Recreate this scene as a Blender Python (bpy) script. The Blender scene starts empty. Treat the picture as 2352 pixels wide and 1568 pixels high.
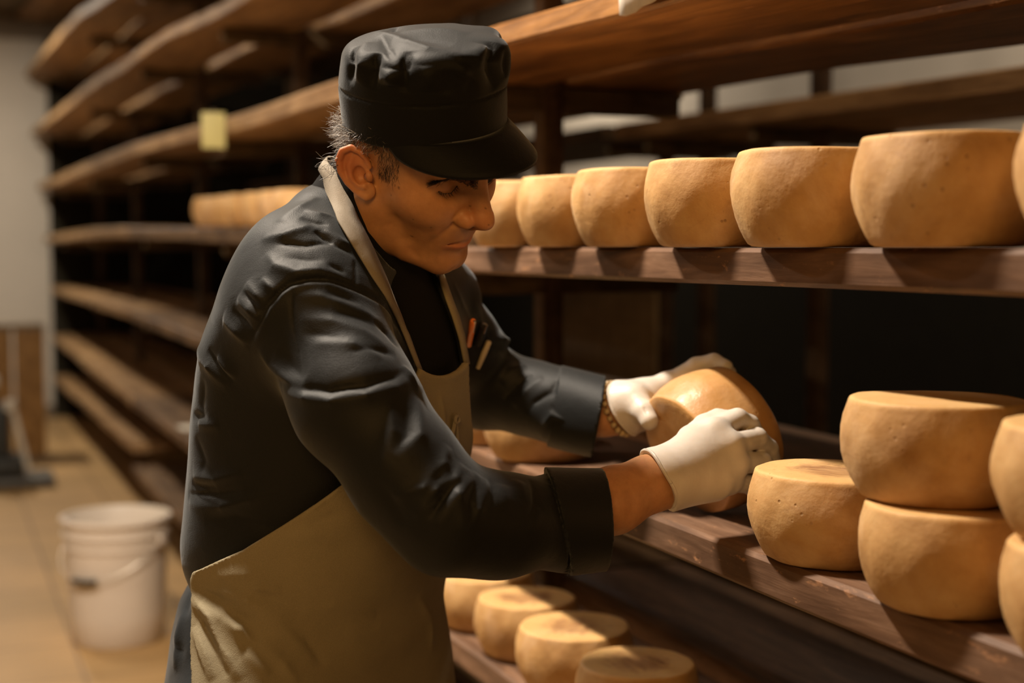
import bpy, bmesh, math, random
import numpy as np
from mathutils import Vector, Matrix

# ---------------------------------------------------------------- camera, world, lamps
SC = bpy.context.scene
COL = SC.collection
F = 3267.0                       # focal length in pixels of a 2352-wide frame (50 mm lens)
PITCH = math.atan(219.0 / F)
YAW = math.atan(1336.0 * math.cos(PITCH) / F)
EYE = 1.30
SN, CS = math.sin(YAW), math.cos(YAW)
cam_d = bpy.data.cameras.new('camera')
cam = bpy.data.objects.new('camera', cam_d)
COL.objects.link(cam)
SC.camera = cam
cam_d.sensor_width = 36.0
cam_d.lens = F / 2352.0 * 36.0
cam_d.clip_start = 0.05
cam_d.clip_end = 60
cam.location = (0, 0, EYE)
cam.rotation_euler = (math.pi / 2 - PITCH, 0, math.pi / 2 - YAW)
cam_d.dof.use_dof = True
cam_d.dof.focus_distance = 1.56
cam_d.dof.aperture_fstop = 2.6

world = bpy.data.worlds.new('world')
SC.world = world
world.use_nodes = True
world.node_tree.nodes['Background'].inputs[0].default_value = (1.0, 0.72, 0.42, 1)
world.node_tree.nodes['Background'].inputs[1].default_value = 0.006

vs = SC.view_settings
vs.view_transform = 'Standard'
vs.look = 'None'
vs.gamma = 1.0
vs.use_curve_mapping = False
vs.exposure = 0.0
SC.cycles.use_denoising = True
SC.cycles.max_bounces = 8


def lamp(name, loc, size, power, color, aim=(0, 0, -1)):
    d = bpy.data.lights.new(name, 'AREA')
    d.shape = 'RECTANGLE'
    d.size, d.size_y = size
    d.energy = power
    d.color = color
    o = bpy.data.objects.new(name, d)
    COL.objects.link(o)
    o.location = loc
    o.rotation_euler = Vector(aim).to_track_quat('-Z', 'Y').to_euler()
    return o


WARM = (1.0, 0.82, 0.60)
lamp('ceiling_tube_lamp', (-2.15, -0.02, 2.92), (0.40, 0.10), 130, (1.0, 0.85, 0.685))
lamp('ceiling_tube_lamp', (-3.35, -1.05, 2.92), (0.50, 0.12), 28, (1.0, 0.89, 0.76))
lamp('ceiling_tube_lamp', (-5.7, -0.15, 2.98), (0.60, 0.12), 38, (1.0, 0.86, 0.66))
lamp('ceiling_tube_lamp', (-9.3, -0.05, 2.98), (0.60, 0.12), 70, (1.0, 0.90, 0.75))
lamp('gap_fill_light', (-2.6, 1.86, 3.0), (1.6, 0.10), 12, (1.0, 0.80, 0.55))  # added fill light to brighten the boards behind, not a lamp of the room
fill = lamp('warm_fill_light', (0.75, -0.65, 2.15), (0.9, 0.7), 1.9, (1.0, 0.53, 0.17), (-2.3, 1.05, -0.85))  # added warm fill aimed at the man, stands in for bounced light
fill.data.spread = math.radians(40)
lamp('back_aisle_lamp', (-3.0, 3.15, 3.0), (1.2, 0.12), 32, (1.0, 0.86, 0.68))
lamp('back_aisle_lamp', (-7.5, 3.15, 3.0), (1.2, 0.12), 34, (1.0, 0.86, 0.68))


# ---------------------------------------------------------------- helpers
def tag(o, label=None, cat=None, group=None, kind=None):
    if label:
        o['label'] = label
    if cat:
        o['category'] = cat
    if group:
        o['group'] = group
    if kind:
        o['kind'] = kind
    return o


def empty(name, loc=(0, 0, 0), rz=0.0, label=None, cat=None, group=None):
    o = bpy.data.objects.new(name, None)
    COL.objects.link(o)
    o.empty_display_size = 0.05
    o.location = loc
    o.rotation_euler = (0, 0, rz)
    return tag(o, label, cat, group)


def link(name, me, mat=None, parent=None, loc=None, smooth=True):
    o = bpy.data.objects.new(name, me)
    COL.objects.link(o)
    if mat:
        me.materials.append(mat)
    if parent:
        o.parent = parent
    if loc is not None:
        o.location = loc
    if smooth:
        me.polygons.foreach_set('use_smooth', [True] * len(me.polygons))
    return o


def mesh_np(name, V, Q):
    """mesh from vertex array and a (n,4) or (n,3) face array, built quickly"""
    me = bpy.data.meshes.new(name)
    V = np.asarray(V, np.float32)
    Q = np.asarray(Q, np.int32)
    k = Q.shape[1]
    me.vertices.add(len(V))
    me.vertices.foreach_set('co', V.ravel())
    me.loops.add(Q.size)
    me.loops.foreach_set('vertex_index', Q.ravel())
    me.polygons.add(len(Q))
    me.polygons.foreach_set('loop_start', np.arange(0, Q.size, k, dtype=np.int32))
    me.update(calc_edges=True)
    me.validate()
    return me


class MB:
    """collects simple solids and links them as one mesh object"""

    def __init__(self):
        self.bm = bmesh.new()

    def box(self, lo, hi, bevel=0.0, seg=2):
        lo, hi = Vector(lo), Vector(hi)
        r = bmesh.ops.create_cube(self.bm, size=1.0)
        vs_ = r['verts']
        s, c = hi - lo, (hi + lo) / 2
        for v in vs_:
            v.co = Vector((v.co.x * s.x, v.co.y * s.y, v.co.z * s.z)) + c
        if bevel:
            es = list({e for v in vs_ for e in v.link_edges})
            bmesh.ops.bevel(self.bm, geom=es, offset=bevel, segments=seg, affect='EDGES', profile=0.6)
        return self

    def tube(self, pts, rad, n=12, cap=True):
        pts = [Vector(p) for p in pts]
        rads = rad if isinstance(rad, (list, tuple)) else [rad] * len(pts)
        rings = []
        up = None
        for i, p in enumerate(pts):
            t = (pts[min(i + 1, len(pts) - 1)] - pts[max(i - 1, 0)]).normalized()
            if up is None:
                up = t.orthogonal().normalized()
            up = (up - t * up.dot(t)).normalized()
            sd = t.cross(up)
            rings.append([self.bm.verts.new(p + (up * math.cos(2 * math.pi * k / n) + sd * math.sin(2 * math.pi * k / n)) * rads[i]) for k in range(n)])
        for a, b in zip(rings, rings[1:]):
            for k in range(n):
                self.bm.faces.new((a[k], a[(k + 1) % n], b[(k + 1) % n], b[k]))
        if cap:
            self.bm.faces.new(rings[0][::-1])
            self.bm.faces.new(rings[-1])
        return self

    def lathe(self, prof, n=48, center=(0, 0, 0), wob=None):
        """profile of (radius, z); closes at the axis when the radius is 0"""
        rings = []
        for (r, z) in prof:
            if r <= 1e-6:
                rings.append([self.bm.verts.new((center[0], center[1], center[2] + z))])
            else:
                ring = []
                for k in range(n):
                    a = 2 * math.pi * k / n
                    dr, dz = wob(a, r, z) if wob else (0, 0)
                    ring.append(self.bm.verts.new((center[0] + (r + dr) * math.cos(a), center[1] + (r + dr) * math.sin(a), center[2] + z + dz)))
                rings.append(ring)
        for a, b in zip(rings, rings[1:]):
            if len(a) == 1 and len(b) == 1:
                continue
            for k in range(n):
                k2 = (k + 1) % n
                if len(a) == 1:
                    self.bm.faces.new((a[0], b[k2], b[k]))
                elif len(b) == 1:
                    self.bm.faces.new((a[k], a[k2], b[0]))
                else:
                    self.bm.faces.new((a[k], a[k2], b[k2], b[k]))
        return self

    def mesh(self, name):
        bmesh.ops.recalc_face_normals(self.bm, faces=self.bm.faces[:])
        me = bpy.data.meshes.new(name)
        self.bm.to_mesh(me)
        self.bm.free()
        return me

    def build(self, name, mat, parent=None, smooth=True, loc=None, autosmooth=True):
        me = self.mesh(name)
        o = link(name, me, mat, parent, loc, smooth)
        if smooth and autosmooth:
            me.set_sharp_from_angle(angle=math.radians(40))
        return o


# ---------------------------------------------------------------- materials
class NT:
    def __init__(self, name):
        self.m = bpy.data.materials.new(name)
        self.m.use_nodes = True
        self.t = self.m.node_tree
        self.b = self.t.nodes['Principled BSDF']

    def n(self, typ, **kw):
        nd = self.t.nodes.new(typ)
        for k, v in kw.items():
            if k.startswith('_'):
                setattr(nd, k[1:], v)
            else:
                nd.inputs[k.replace('__', ' ')].default_value = v
        return nd

    def l(self, a, b):
        self.t.links.new(a, b)

    def coord(self, scale=(1, 1, 1), kind='Object', rnd=False):
        tc = self.n('ShaderNodeTexCoord')
        mp = self.n('ShaderNodeMapping')
        mp.inputs['Scale'].default_value = scale
        self.l(tc.outputs[kind], mp.inputs['Vector'])
        if rnd:
            oi = self.n('ShaderNodeObjectInfo')
            mu = self.n('ShaderNodeMath', _operation='MULTIPLY')
            mu.inputs[1].default_value = 37.0
            self.l(oi.outputs['Random'], mu.inputs[0])
            cb = self.n('ShaderNodeCombineXYZ')
            for i in range(3):
                self.l(mu.outputs[0], cb.inputs[i])
            self.l(cb.outputs[0], mp.inputs['Location'])
        return mp.outputs[0]

    def noise(self, vec, scale, detail=4, rough=0.55, dist=0.0):
        nd = self.n('ShaderNodeTexNoise', Scale=scale, Detail=detail, Roughness=rough, Distortion=dist)
        self.l(vec, nd.inputs['Vector'])
        return nd.outputs['Fac']

    def ramp(self, fac, stops):
        r = self.n('ShaderNodeValToRGB')
        e = r.color_ramp.elements
        while len(e) < len(stops):
            e.new(0.5)
        for i, (p, c) in enumerate(stops):
            e[i].position = p
            e[i].color = c if len(c) == 4 else (*c, 1)
        self.l(fac, r.inputs[0])
        return r.outputs[0]

    def mix(self, fac, a, b, mode='MIX'):
        m = self.n('ShaderNodeMix', _data_type='RGBA', _blend_type=mode)
        for s, v in ((m.inputs[0], fac), (m.inputs[6], a), (m.inputs[7], b)):
            if hasattr(v, 'is_linked'):
                self.l(v, s)
            else:
                s.default_value = v if not isinstance(v, tuple) or len(v) == 4 else (*v, 1)
        return m.outputs[2]

    def math(self, op, a, b=0.0):
        m = self.n('ShaderNodeMath', _operation=op)
        for i, v in enumerate((a, b)):
            if hasattr(v, 'is_linked'):
                self.l(v, m.inputs[i])
            else:
                m.inputs[i].default_value = v
        return m.outputs[0]

    def bump(self, h, strength=0.3, dist=0.01):
        b = self.n('ShaderNodeBump', Strength=strength, Distance=dist)
        self.l(h, b.inputs['Height'])
        self.l(b.outputs[0], self.b.inputs['Normal'])

    def out(self, color, rough=0.6, spec=0.5):
        if hasattr(color, 'is_linked'):
            self.l(color, self.b.inputs['Base Color'])
        else:
            self.b.inputs['Base Color'].default_value = (*color, 1) if len(color) == 3 else color
        if hasattr(rough, 'is_linked'):
            self.l(rough, self.b.inputs['Roughness'])
        else:
            self.b.inputs['Roughness'].default_value = rough
        self.b.inputs['Specular IOR Level'].default_value = spec
        return self.m


def flat(name, color, rough=0.6, metal=0.0, spec=0.5, var=0.12, scale=9.0):
    t = NT(name)
    v = t.coord((1, 1, 1))
    f = t.noise(v, scale, 5)
    lo = tuple(c * (1 - var) for c in color)
    hi = tuple(min(1, c * (1 + var)) for c in color)
    t.b.inputs['Metallic'].default_value = metal
    return t.out(t.ramp(f, [(0.3, lo), (0.7, hi)]), rough, spec)


def wood(name, dark, mid, light, rough=0.55, grain=(1.0, 14, 14), bump=0.25, worn=None):
    t = NT(name)
    v = t.coord(grain, rnd=True)
    g = t.noise(v, 3.2, 8, 0.62, 1.1)
    c = t.ramp(g, [(0.28, dark), (0.52, mid), (0.74, light)])
    v2 = t.coord((1.2, 5, 5), rnd=True)
    blot = t.noise(v2, 2.6, 5, 0.6)
    c = t.mix(t.math('MULTIPLY', t.math('GREATER_THAN', blot, 0.0), t.ramp(blot, [(0.42, (0, 0, 0)), (0.66, (1, 1, 1))])), c, dark)
    if worn:
        v3 = t.coord((3, 9, 9), rnd=True)
        w = t.noise(v3, 7.0, 9, 0.72)
        c = t.mix(t.ramp(w, [(0.60, (0, 0, 0)), (0.68, (1, 1, 1))]), c, (*worn, 1))
    t.bump(g, bump, 0.006)
    return t.out(c, rough, 0.22)


M = {}
M['plank'] = wood('aged_dark_plank', (0.075, 0.040, 0.024), (0.185, 0.104, 0.062), (0.29, 0.176, 0.112), 0.50, worn=(0.36, 0.19, 0.10))
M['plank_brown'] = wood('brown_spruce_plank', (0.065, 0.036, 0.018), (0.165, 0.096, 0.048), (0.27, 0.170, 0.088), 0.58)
M['plank_orange'] = wood('varnished_orange_plank', (0.12, 0.050, 0.014), (0.30, 0.140, 0.042), (0.42, 0.215, 0.075), 0.42, worn=(0.40, 0.20, 0.09))
M['plank_tan'] = wood('pale_spruce_plank', (0.17, 0.090, 0.036), (0.36, 0.215, 0.100), (0.52, 0.340, 0.175), 0.6)
M['upright'] = wood('dark_upright_wood', (0.050, 0.028, 0.014), (0.11, 0.065, 0.032), (0.17, 0.105, 0.055), 0.6, grain=(14, 14, 1.0))
M['beam'] = wood('olive_beam_wood', (0.055, 0.035, 0.016), (0.12, 0.078, 0.036), (0.18, 0.12, 0.06), 0.6, grain=(14, 1.0, 14))
M['bolt'] = flat('zinc_bolt', (0.55, 0.50, 0.42), 0.35, 0.8)
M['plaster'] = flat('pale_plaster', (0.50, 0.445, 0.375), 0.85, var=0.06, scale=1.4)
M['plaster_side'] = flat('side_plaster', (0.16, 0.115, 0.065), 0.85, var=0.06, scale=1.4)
M['ceil'] = flat('ceiling_plaster', (0.16, 0.12, 0.08), 0.9, var=0.05, scale=1.2)
M['dark_trim'] = flat('dark_beam_paint', (0.16, 0.12, 0.08), 0.7)


def cheese_mat(name, stain=0.0, oily=False):
    t = NT(name)
    v = t.coord((1, 1, 1), rnd=True)
    base = t.ramp(t.noise(v, 16, 6, 0.6), [(0.30, (0.37, 0.195, 0.068)), (0.50, (0.50, 0.290, 0.113)), (0.72, (0.60, 0.385, 0.172))])
    # chalky bloom patches on the rind
    bl = t.ramp(t.noise(v, 9, 6, 0.65, 0.6), [(0.50, (0, 0, 0)), (0.68, (1, 1, 1))])
    base = t.mix(t.math('MULTIPLY', bl, 0.45), base, (0.66, 0.47, 0.30, 1))
    # brown smudges
    sm = t.ramp(t.noise(v, 22, 8, 0.7, 1.2), [(0.585, (0, 0, 0)), (0.70, (1, 1, 1))])
    base = t.mix(t.math('MULTIPLY', sm, 0.42), base, (0.25, 0.115, 0.042, 1))
    # pin-prick pits
    vo = t.n('ShaderNodeTexVoronoi', Scale=75.0, Randomness=1.0)
    t.l(v, vo.inputs['Vector'])
    pit = t.ramp(vo.outputs['Distance'], [(0.07, (1, 1, 1)), (0.17, (0, 0, 0))])
    gate = t.ramp(t.noise(v, 11, 3), [(0.52, (0, 0, 0)), (0.60, (1, 1, 1))])
    pg = t.math('MULTIPLY', pit, gate)
    base = t.mix(t.math('MULTIPLY', pg, 0.5), base, (0.16, 0.075, 0.03, 1))
    # the flat top: paler, waxier, with a stain left by the board
    tc = t.n('ShaderNodeTexCoord')
    sp = t.n('ShaderNodeSeparateXYZ')
    t.l(tc.outputs['Object'], sp.inputs[0])
    top = t.ramp(t.math('MULTIPLY', sp.outputs[2], 5.46), [(0.495, (0, 0, 0)), (0.515, (1, 1, 1))])
    base = t.mix(t.math('MULTIPLY', top, 0.55), base, (0.70, 0.43, 0.17, 1))
    if stain:
        rr = t.n('ShaderNodeVectorMath', _operation='LENGTH')
        cb = t.n('ShaderNodeCombineXYZ')
        t.l(sp.outputs[0], cb.inputs[0])
        t.l(sp.outputs[1], cb.inputs[1])
        t.l(cb.outputs[0], rr.inputs[0])
        rad = t.math('ADD', t.math('MULTIPLY', rr.outputs['Value'], 9.5), t.math('MULTIPLY', t.noise(v, 26, 6, 0.7, 2.0), 0.9))
        st = t.ramp(rad, [(0.72, (1, 1, 1)), (0.98, (0, 0, 0))])
        streak = t.ramp(t.noise(t.coord((1.5, 9, 1), rnd=True), 12, 5, 0.7), [(0.36, (0.35, 0.35, 0.35)), (0.60, (1, 1, 1))])
        base = t.mix(t.math('MULTIPLY', t.math('MULTIPLY', st, top), t.math('MULTIPLY', streak, stain)), base, (0.21, 0.085, 0.035, 1))
    h = t.math('SUBTRACT', t.noise(v, 60, 6, 0.6), t.math('MULTIPLY', pg, 0.8))
    t.bump(h, 0.35, 0.004)
    t.b.inputs['Subsurface Weight'].default_value = 0.12
    t.b.inputs['Subsurface Radius'].default_value = (0.9, 0.45, 0.2)
    t.b.inputs['Subsurface Scale'].default_value = 0.006
    if oily:
        return t.out(t.mix(0.45, base, (0.42, 0.19, 0.045, 1)), t.ramp(t.noise(v, 50, 5), [(0.35, (0.36, 0.36, 0.36)), (0.7, (0.55, 0.55, 0.55))]), 0.5)
    return t.out(base, 0.62, 0.35)


M['cheese'] = cheese_mat('cheese_rind')
M['cheese_stained'] = cheese_mat('stained_cheese_rind', 0.85)
M['cheese_oiled'] = cheese_mat('oiled_cheese_rind', 0.0, True)

# floor: worn terracotta tiles
t = NT('floor_tiles')
vv = t.coord((1, 1, 1))
br = t.n('ShaderNodeTexBrick', Scale=1.0)
br.offset = 0.0
br.inputs['Mortar Size'].default_value = 0.006
br.inputs['Mortar Smooth'].default_value = 0.2
br.inputs['Brick Width'].default_value = 0.40
br.inputs['Row Height'].default_value = 0.40
br.inputs['Color1'].default_value = (0.40, 0.245, 0.098, 1)
br.inputs['Color2'].default_value = (0.44, 0.27, 0.115, 1)
br.inputs['Mortar'].default_value = (0.23, 0.135, 0.055, 1)
t.l(vv, br.inputs['Vector'])
n_ = t.ramp(t.noise(vv, 2.2, 6), [(0.35, (0.80, 0.80, 0.80)), (0.7, (1.06, 1.04, 1.02))])
M['floor'] = t.out(t.mix(1.0, br.outputs['Color'], n_, 'MULTIPLY'), 0.55)

# ---------------------------------------------------------------- the room
X0, X1, Y0, Y1, ZT = -11.3, 2.6, -1.5, 3.7, 3.30


def struct(name, lo, hi, mat):
    o = MB().box(lo, hi).build(name, mat, smooth=False)
    return tag(o, kind='structure')


struct('floor', (X0 - .2, Y0 - .2, -0.12), (X1 + .2, Y1 + .2, 0), M['floor'])
struct('ceiling', (X0 - .2, Y0 - .2, ZT), (X1 + .2, Y1 + .2, ZT + .12), M['ceil'])
struct('wall_end', (X0 - .2, Y0 - .2, 0), (X0, Y1 + .2, ZT), M['plaster'])
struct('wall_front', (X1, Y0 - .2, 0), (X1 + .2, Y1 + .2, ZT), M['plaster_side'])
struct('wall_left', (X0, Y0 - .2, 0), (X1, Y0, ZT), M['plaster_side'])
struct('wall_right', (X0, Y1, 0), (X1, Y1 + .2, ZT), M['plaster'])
struct('back_wall_shade', (X0, Y1 - .02, 0), (X1, Y1, 1.28), flat('back_wall_shade_tone', (0.014, 0.012, 0.007), 0.8, spec=.15))  # shade of the unlit lower wall, put into a near-black strip
struct('end_wall_shade', (X0, .84, 0), (X0 + .02, Y1, 3.0), flat('end_wall_shade_tone', (0.020, 0.016, 0.009), 0.8, spec=.15))  # dark sheet added as shade where the end wall behind the racks is unlit
struct('trim_1', (X0, Y0, 2.84), (X0 + .07, Y1, 3.02), M['dark_trim'])
struct('baseboard_end', (X0, Y0, 0), (X0 + .018, Y1, 0.09), M['dark_trim'])

# ---------------------------------------------------------------- shelving racks
YF = 0.84          # front face of the boards
RNG = random.Random(7)


def plank(x0, x1, y0, y1, zs, th, seg=28, seed=0, wave=0.003, skew=0.0):
    """one long board: top face follows the heights zs given as (x, z) pairs, edges softly worn"""
    rg = random.Random(seed)
    ph = [rg.uniform(0, 6.28) for _ in range(6)]
    xs = np.linspace(x0, x1, seg + 1)
    zt = np.interp(xs, [p[0] for p in sorted(zs)], [p[1] for p in sorted(zs)])
    bm = bmesh.new()
    e = 0.005
    rings = []
    for x, z in zip(xs, zt):
        wy = wave * (math.sin(2.3 * x + ph[0]) + 0.6 * math.sin(7.1 * x + ph[1])) - skew * (x1 - x) / (x1 - x0)
        wz = 0.5 * wave * math.sin(3.1 * x + ph[2])
        cs = [(y0 + e, z), (y0, z - e), (y0, z - th + e), (y0 + e, z - th), (y1 - e, z - th), (y1, z - th + e), (y1, z - e), (y1 - e, z)]
        rings.append([bm.verts.new((x, y + wy, zz + (wz if zz < z - e * 2 else 0))) for y, zz in cs])
    for a, b in zip(rings, rings[1:]):
        for k in range(8):
            bm.faces.new((a[k], a[(k + 1) % 8], b[(k + 1) % 8], b[k]))
    bm.faces.new(rings[0])
    bm.faces.new(rings[-1][::-1])
    m = MB()
    m.bm.free()
    m.bm = bm
    return m


def rack(name, label, x0, x1, yf, levels, uprights, mat, depth=0.66, top=3.12, group=None, other=None, skew=0.0, shade_board=False):
    """levels: list of (front heights as (x, z) pairs, thickness); uprights: x positions of the post frames"""
    xc = (x0 + x1) / 2
    root = empty(name, (xc, yf + depth / 2, 0), 0, label, 'shelving rack', group)
    org = Vector((xc, yf + depth / 2, 0))

    def put(o):
        o.parent = root
        o.matrix_parent_inverse = Matrix.Translation(-org)
        return o

    half = depth / 2
    if shade_board:
        put(MB().box((x0, yf + .01, 0), (x1, yf + .03, .55), .003).build('added_shade_board', M['upright']))  # added dark board, keeps the lit floor beyond out of sight
    for ux in uprights:
        for py in ((half,) if depth < 0.7 else (half,)):
            m = MB().box((ux - .026, yf + py - .022, 0), (ux + .026, yf + py + .022, top), 0.003)
            put(m.build('upright', M['upright']))
        for zs, th in levels:
            z = float(np.interp(ux, [p[0] for p in sorted(zs)], [p[1] for p in sorted(zs)])) - th
            put(MB().box((ux - .022, yf + .07, z - .052), (ux + .022, yf + depth - .04, z - .003), 0.003).build('cross_beam', M['beam']))
    for i, (zs, th) in enumerate(levels):
        for j, (a, b) in enumerate(((0, half - .026), (half + .026, depth))):
            o = plank(x0 + RNG.uniform(.002, .010), x1 - RNG.uniform(.002, .010), yf + a, yf + b, zs, th, seed=i * 7 + j + int(abs(x0) * 10), skew=skew * max(0, zs[0][1] - .9)).build('shelf_board', (other or {}).get(i, mat))
            put(o)
        # bolts where the cross beams meet the posts
        for ux in uprights:
            z = float(np.interp(ux, [p[0] for p in sorted(zs)], [p[1] for p in sorted(zs)])) - th - 0.028
            b = MB()
            b.lathe([(0, 0), (.011, 0), (.011, .006), (.006, .010), (0, .010)], 10)
            for v in b.bm.verts:
                v.co = Vector((v.co.x, -v.co.z, v.co.y)) + Vector((ux, yf + .07, z))
            put(b.build('bolt', M['bolt']))
    return root


near_levels = [([(1.3, .300), (-2.7, .300)], .044),
               ([(1.3, .612), (-2.7, .612)], .044),
               ([(1.3, .9605), (-2.7, .9605)], .044),
               ([(1.3, 1.298), (-2.7, 1.298)], .042),
               ([(1.3, 1.605), (-1.2, 1.622), (-1.67, 1.634), (-2.15, 1.653), (-2.7, 1.660)], .038),
               ([(1.3, 2.02), (-2.7, 2.0)], .044),
               ([(1.3, 2.38), (-2.7, 2.38)], .044)]
rack('cheese_rack', 'nearest bay of the dark wooden cheese rack, wheels of cheese along its boards', -2.7, 1.3, YF, near_levels, (-2.67, -0.2, 1.25), M['plank'], other={4: M['plank_orange'], 5: M['plank_orange']})
mid_levels = [([(-2.7, .30), (-6.7, .292)], .044),
              ([(-2.7, .615), (-6.7, .605)], .044),
              ([(-2.7, .985), (-6.7, 1.005)], .044),
              ([(-2.7, 1.335), (-4.9, 1.364), (-6.7, 1.385)], .048),
              ([(-2.7, 1.660), (-4.2, 1.685), (-6.7, 1.757)], .050),
              ([(-2.7, 1.99), (-4.3, 2.032), (-5.5, 2.115), (-6.7, 2.145)], .042),
              ([(-2.7, 2.40), (-6.7, 2.50)], .046),
              ([(-2.7, 2.80), (-6.7, 2.86)], .046)]
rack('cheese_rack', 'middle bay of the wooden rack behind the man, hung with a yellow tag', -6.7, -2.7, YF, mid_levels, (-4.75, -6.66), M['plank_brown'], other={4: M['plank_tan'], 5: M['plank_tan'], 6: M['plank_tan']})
far_levels = [([(-6.7, .389), (-11.0, .33)], .044),
              ([(-6.7, .600), (-11.0, .635)], .044),
              ([(-6.7, 1.010), (-11.0, 1.000)], .044),
              ([(-6.7, 1.390), (-8.2, 1.397), (-11.0, 1.375)], .05),
              ([(-6.7, 1.757), (-11.0, 1.765)], .055),
              ([(-6.7, 2.15), (-8.0, 2.172), (-11.0, 2.16)], .05),
              ([(-6.7, 2.50), (-8.3, 2.60), (-11.0, 2.59)], .05),
              ([(-6.7, 2.90), (-11.0, 3.02)], .05)]
rack('cheese_rack', 'farthest bay of the wooden rack, empty boards ending at the pale end wall', -11.2, -6.7, YF, far_levels, (-8.9, -10.95), M['plank_tan'], skew=.10)

# a second rack stands behind the first, back to back across a narrow gap
back_levels = [([(1.3, .60), (-4.4, .60)], .05), ([(1.3, 1.665), (-2.3, 1.685), (-4.4, 1.715)], .052), ([(1.3, 2.15), (-4.4, 2.18)], .05)]
rack('storage_rack', 'wooden rack in the next aisle seen through the cheese rack above the wheels', -4.4, 1.3, 2.18, back_levels, (-4.3, -3.63, -1.6), M['plank_tan'], depth=0.60, top=2.6, shade_board=True)
back2 = [([(-4.5, .60), (-10.5, .60)], .05), ([(-4.5, 1.72), (-10.5, 1.75)], .052), ([(-4.5, 2.20), (-10.5, 2.22)], .05), ([(-4.5, 2.62), (-10.5, 2.62)], .05)]
rack('storage_rack', 'far rack of the next aisle glimpsed through the middle bay', -10.5, -4.5, 2.18, back2, (-4.6, -6.6, -8.6, -10.4), M['upright'], depth=0.60, top=2.9, shade_board=True)
# plywood sheet standing behind the near bay
pl = MB().box((-2.62 - 1.62, 1.88, 0.0), (-3.55, 1.895, 1.42), 0.002).build('plywood_sheet', wood('plywood', (0.14, 0.085, 0.036), (0.19, 0.12, 0.052), (0.24, 0.155, 0.07), 0.6, grain=(10, 10, 1)))
tag(pl, 'dim brown plywood sheet standing behind the cheese rack below the eye level board', 'panel')

# ---------------------------------------------------------------- wheels of cheese
RC, HC = 0.092, 0.096


def cheese_mesh(seed, oily=False):
    rg = random.Random(seed)
    ph = [rg.uniform(0, 6.28) for _ in range(10)]
    k = rg.uniform(0.97, 1.02)
    pts = [(0, 0), (.035, 0), (.060, 0), (.068, .0008), (.0725, .0035), (.0765, .010), (.0815, .020), (.0865, .033), (.0902, .047), (.0918, .060),
           (.0915, .072), (.0897, .084), (.0868, .094), (.0853, .0992), (.0844, .1022), (.0833, .1040), (.0815, .1048), (.0780, .1050), (.070, .1050), (.050, .1046), (.025, .1040), (0, .1038)]

    def wob(a, r, z):
        s = (r / .09) ** 2
        w = 0.0011 * math.sin(2 * a + ph[0]) + 0.0009 * math.sin(3 * a + ph[1] + z * 20) + 0.0006 * math.sin(7 * a + ph[2] + 60 * z) + 0.0005 * math.sin(13 * a + ph[3] - 90 * z)
        dz = (0.0008 * math.sin(a + ph[4]) + 0.0004 * math.sin(3 * a + ph[5])) * (z / HC) * (1 if r > .02 else 0)
        return (w * s, dz)
    m = MB().lathe([(r * k, z * .915) for r, z in pts], 72, wob=wob)
    me = m.mesh('round_cheese')
    return me


CH = [cheese_mesh(s) for s in (3, 11, 19, 27)]
CHM = []
for i, me in enumerate(CH):
    me.materials.append(M['cheese'])
    me.polygons.foreach_set('use_smooth', [True] * len(me.polygons))
for me in CH[:2]:
    m2 = me.copy()
    m2.materials.clear()
    m2.materials.append(M['cheese_stained'])
    CHM.append(m2)


def cheese(i, x, y, z, label, group, stained=False, rot=None):
    src = CHM[i % 2] if stained else CH[i % 4]
    o = bpy.data.objects.new('round_cheese', src)
    COL.objects.link(o)
    o.location = (x, y, z)
    o.rotation_euler = (0, 0, RNG.uniform(0, 6.28) if rot is None else rot)
    return tag(o, label, 'cheese', group)


g_eye = 'cheese wheels on the eye level board'
eye = [(-2.100, 'wheel on the eye level board, just behind the man\'s nose'),
       (-1.900, 'wheel on the eye level board, second to the right of the man\'s face'),
       (-1.709, 'wheel on the eye level board, third to the right of the man\'s face'),
       (-1.494, 'pitted wheel on the eye level board, fourth to the right of the man\'s face'),
       (-1.291, 'wheel on the eye level board, third from the right edge'),
       (-1.083, 'largest looking whole wheel on the eye level board'),
       (-0.861, 'wheel on the eye level board cut off by the right edge')]
for i, (x, lab) in enumerate(eye):
    cheese(i, x + .012, .874, 1.299, lab, g_eye).scale = (1, 1, 1.05)
g_far = 'blurred cheese wheels behind the man\'s shoulder'
ords = ['first', 'second', 'third', 'fourth', 'fifth', 'sixth', 'seventh']
for i in range(7):
    x = -4.83 + .205 * i
    cheese(i + 1, x, .905, float(np.interp(x, [-6.7, -4.9, -2.7], [1.385, 1.364, 1.335])) + .001, 'blurred wheel behind the man\'s shoulder, %s from the left end of its row' % ords[i], g_far)
g_work = 'cheese wheels on the board the man works at'
cheese(0, -1.285, .904, .9615, 'single wheel with a stained top beside the wheel being turned', g_work, True, 0.6)
cheese(1, -1.076, .890, .9615, 'lower wheel of the stack beside the single stained wheel', g_work)
cheese(2, -1.102, .892, 1.0585, 'upper wheel of the stack beside the single stained wheel', g_work)
cheese(3, -0.874, .890, .9615, 'lower wheel of the stack cut off by the right edge', g_work)
cheese(0, -0.880, .890, 1.0590, 'upper wheel of the stack cut off by the right edge', g_work)
cheese(3, -2.081, .900, .9615, 'wheel on the working board seen between the man\'s two forearms', g_work)
cheese(2, -2.285, .900, .9615, 'wheel on the working board half hidden by the man\'s apron', g_work)
g_low = 'cheese wheels on the low board under the man\'s forearm'
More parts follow.
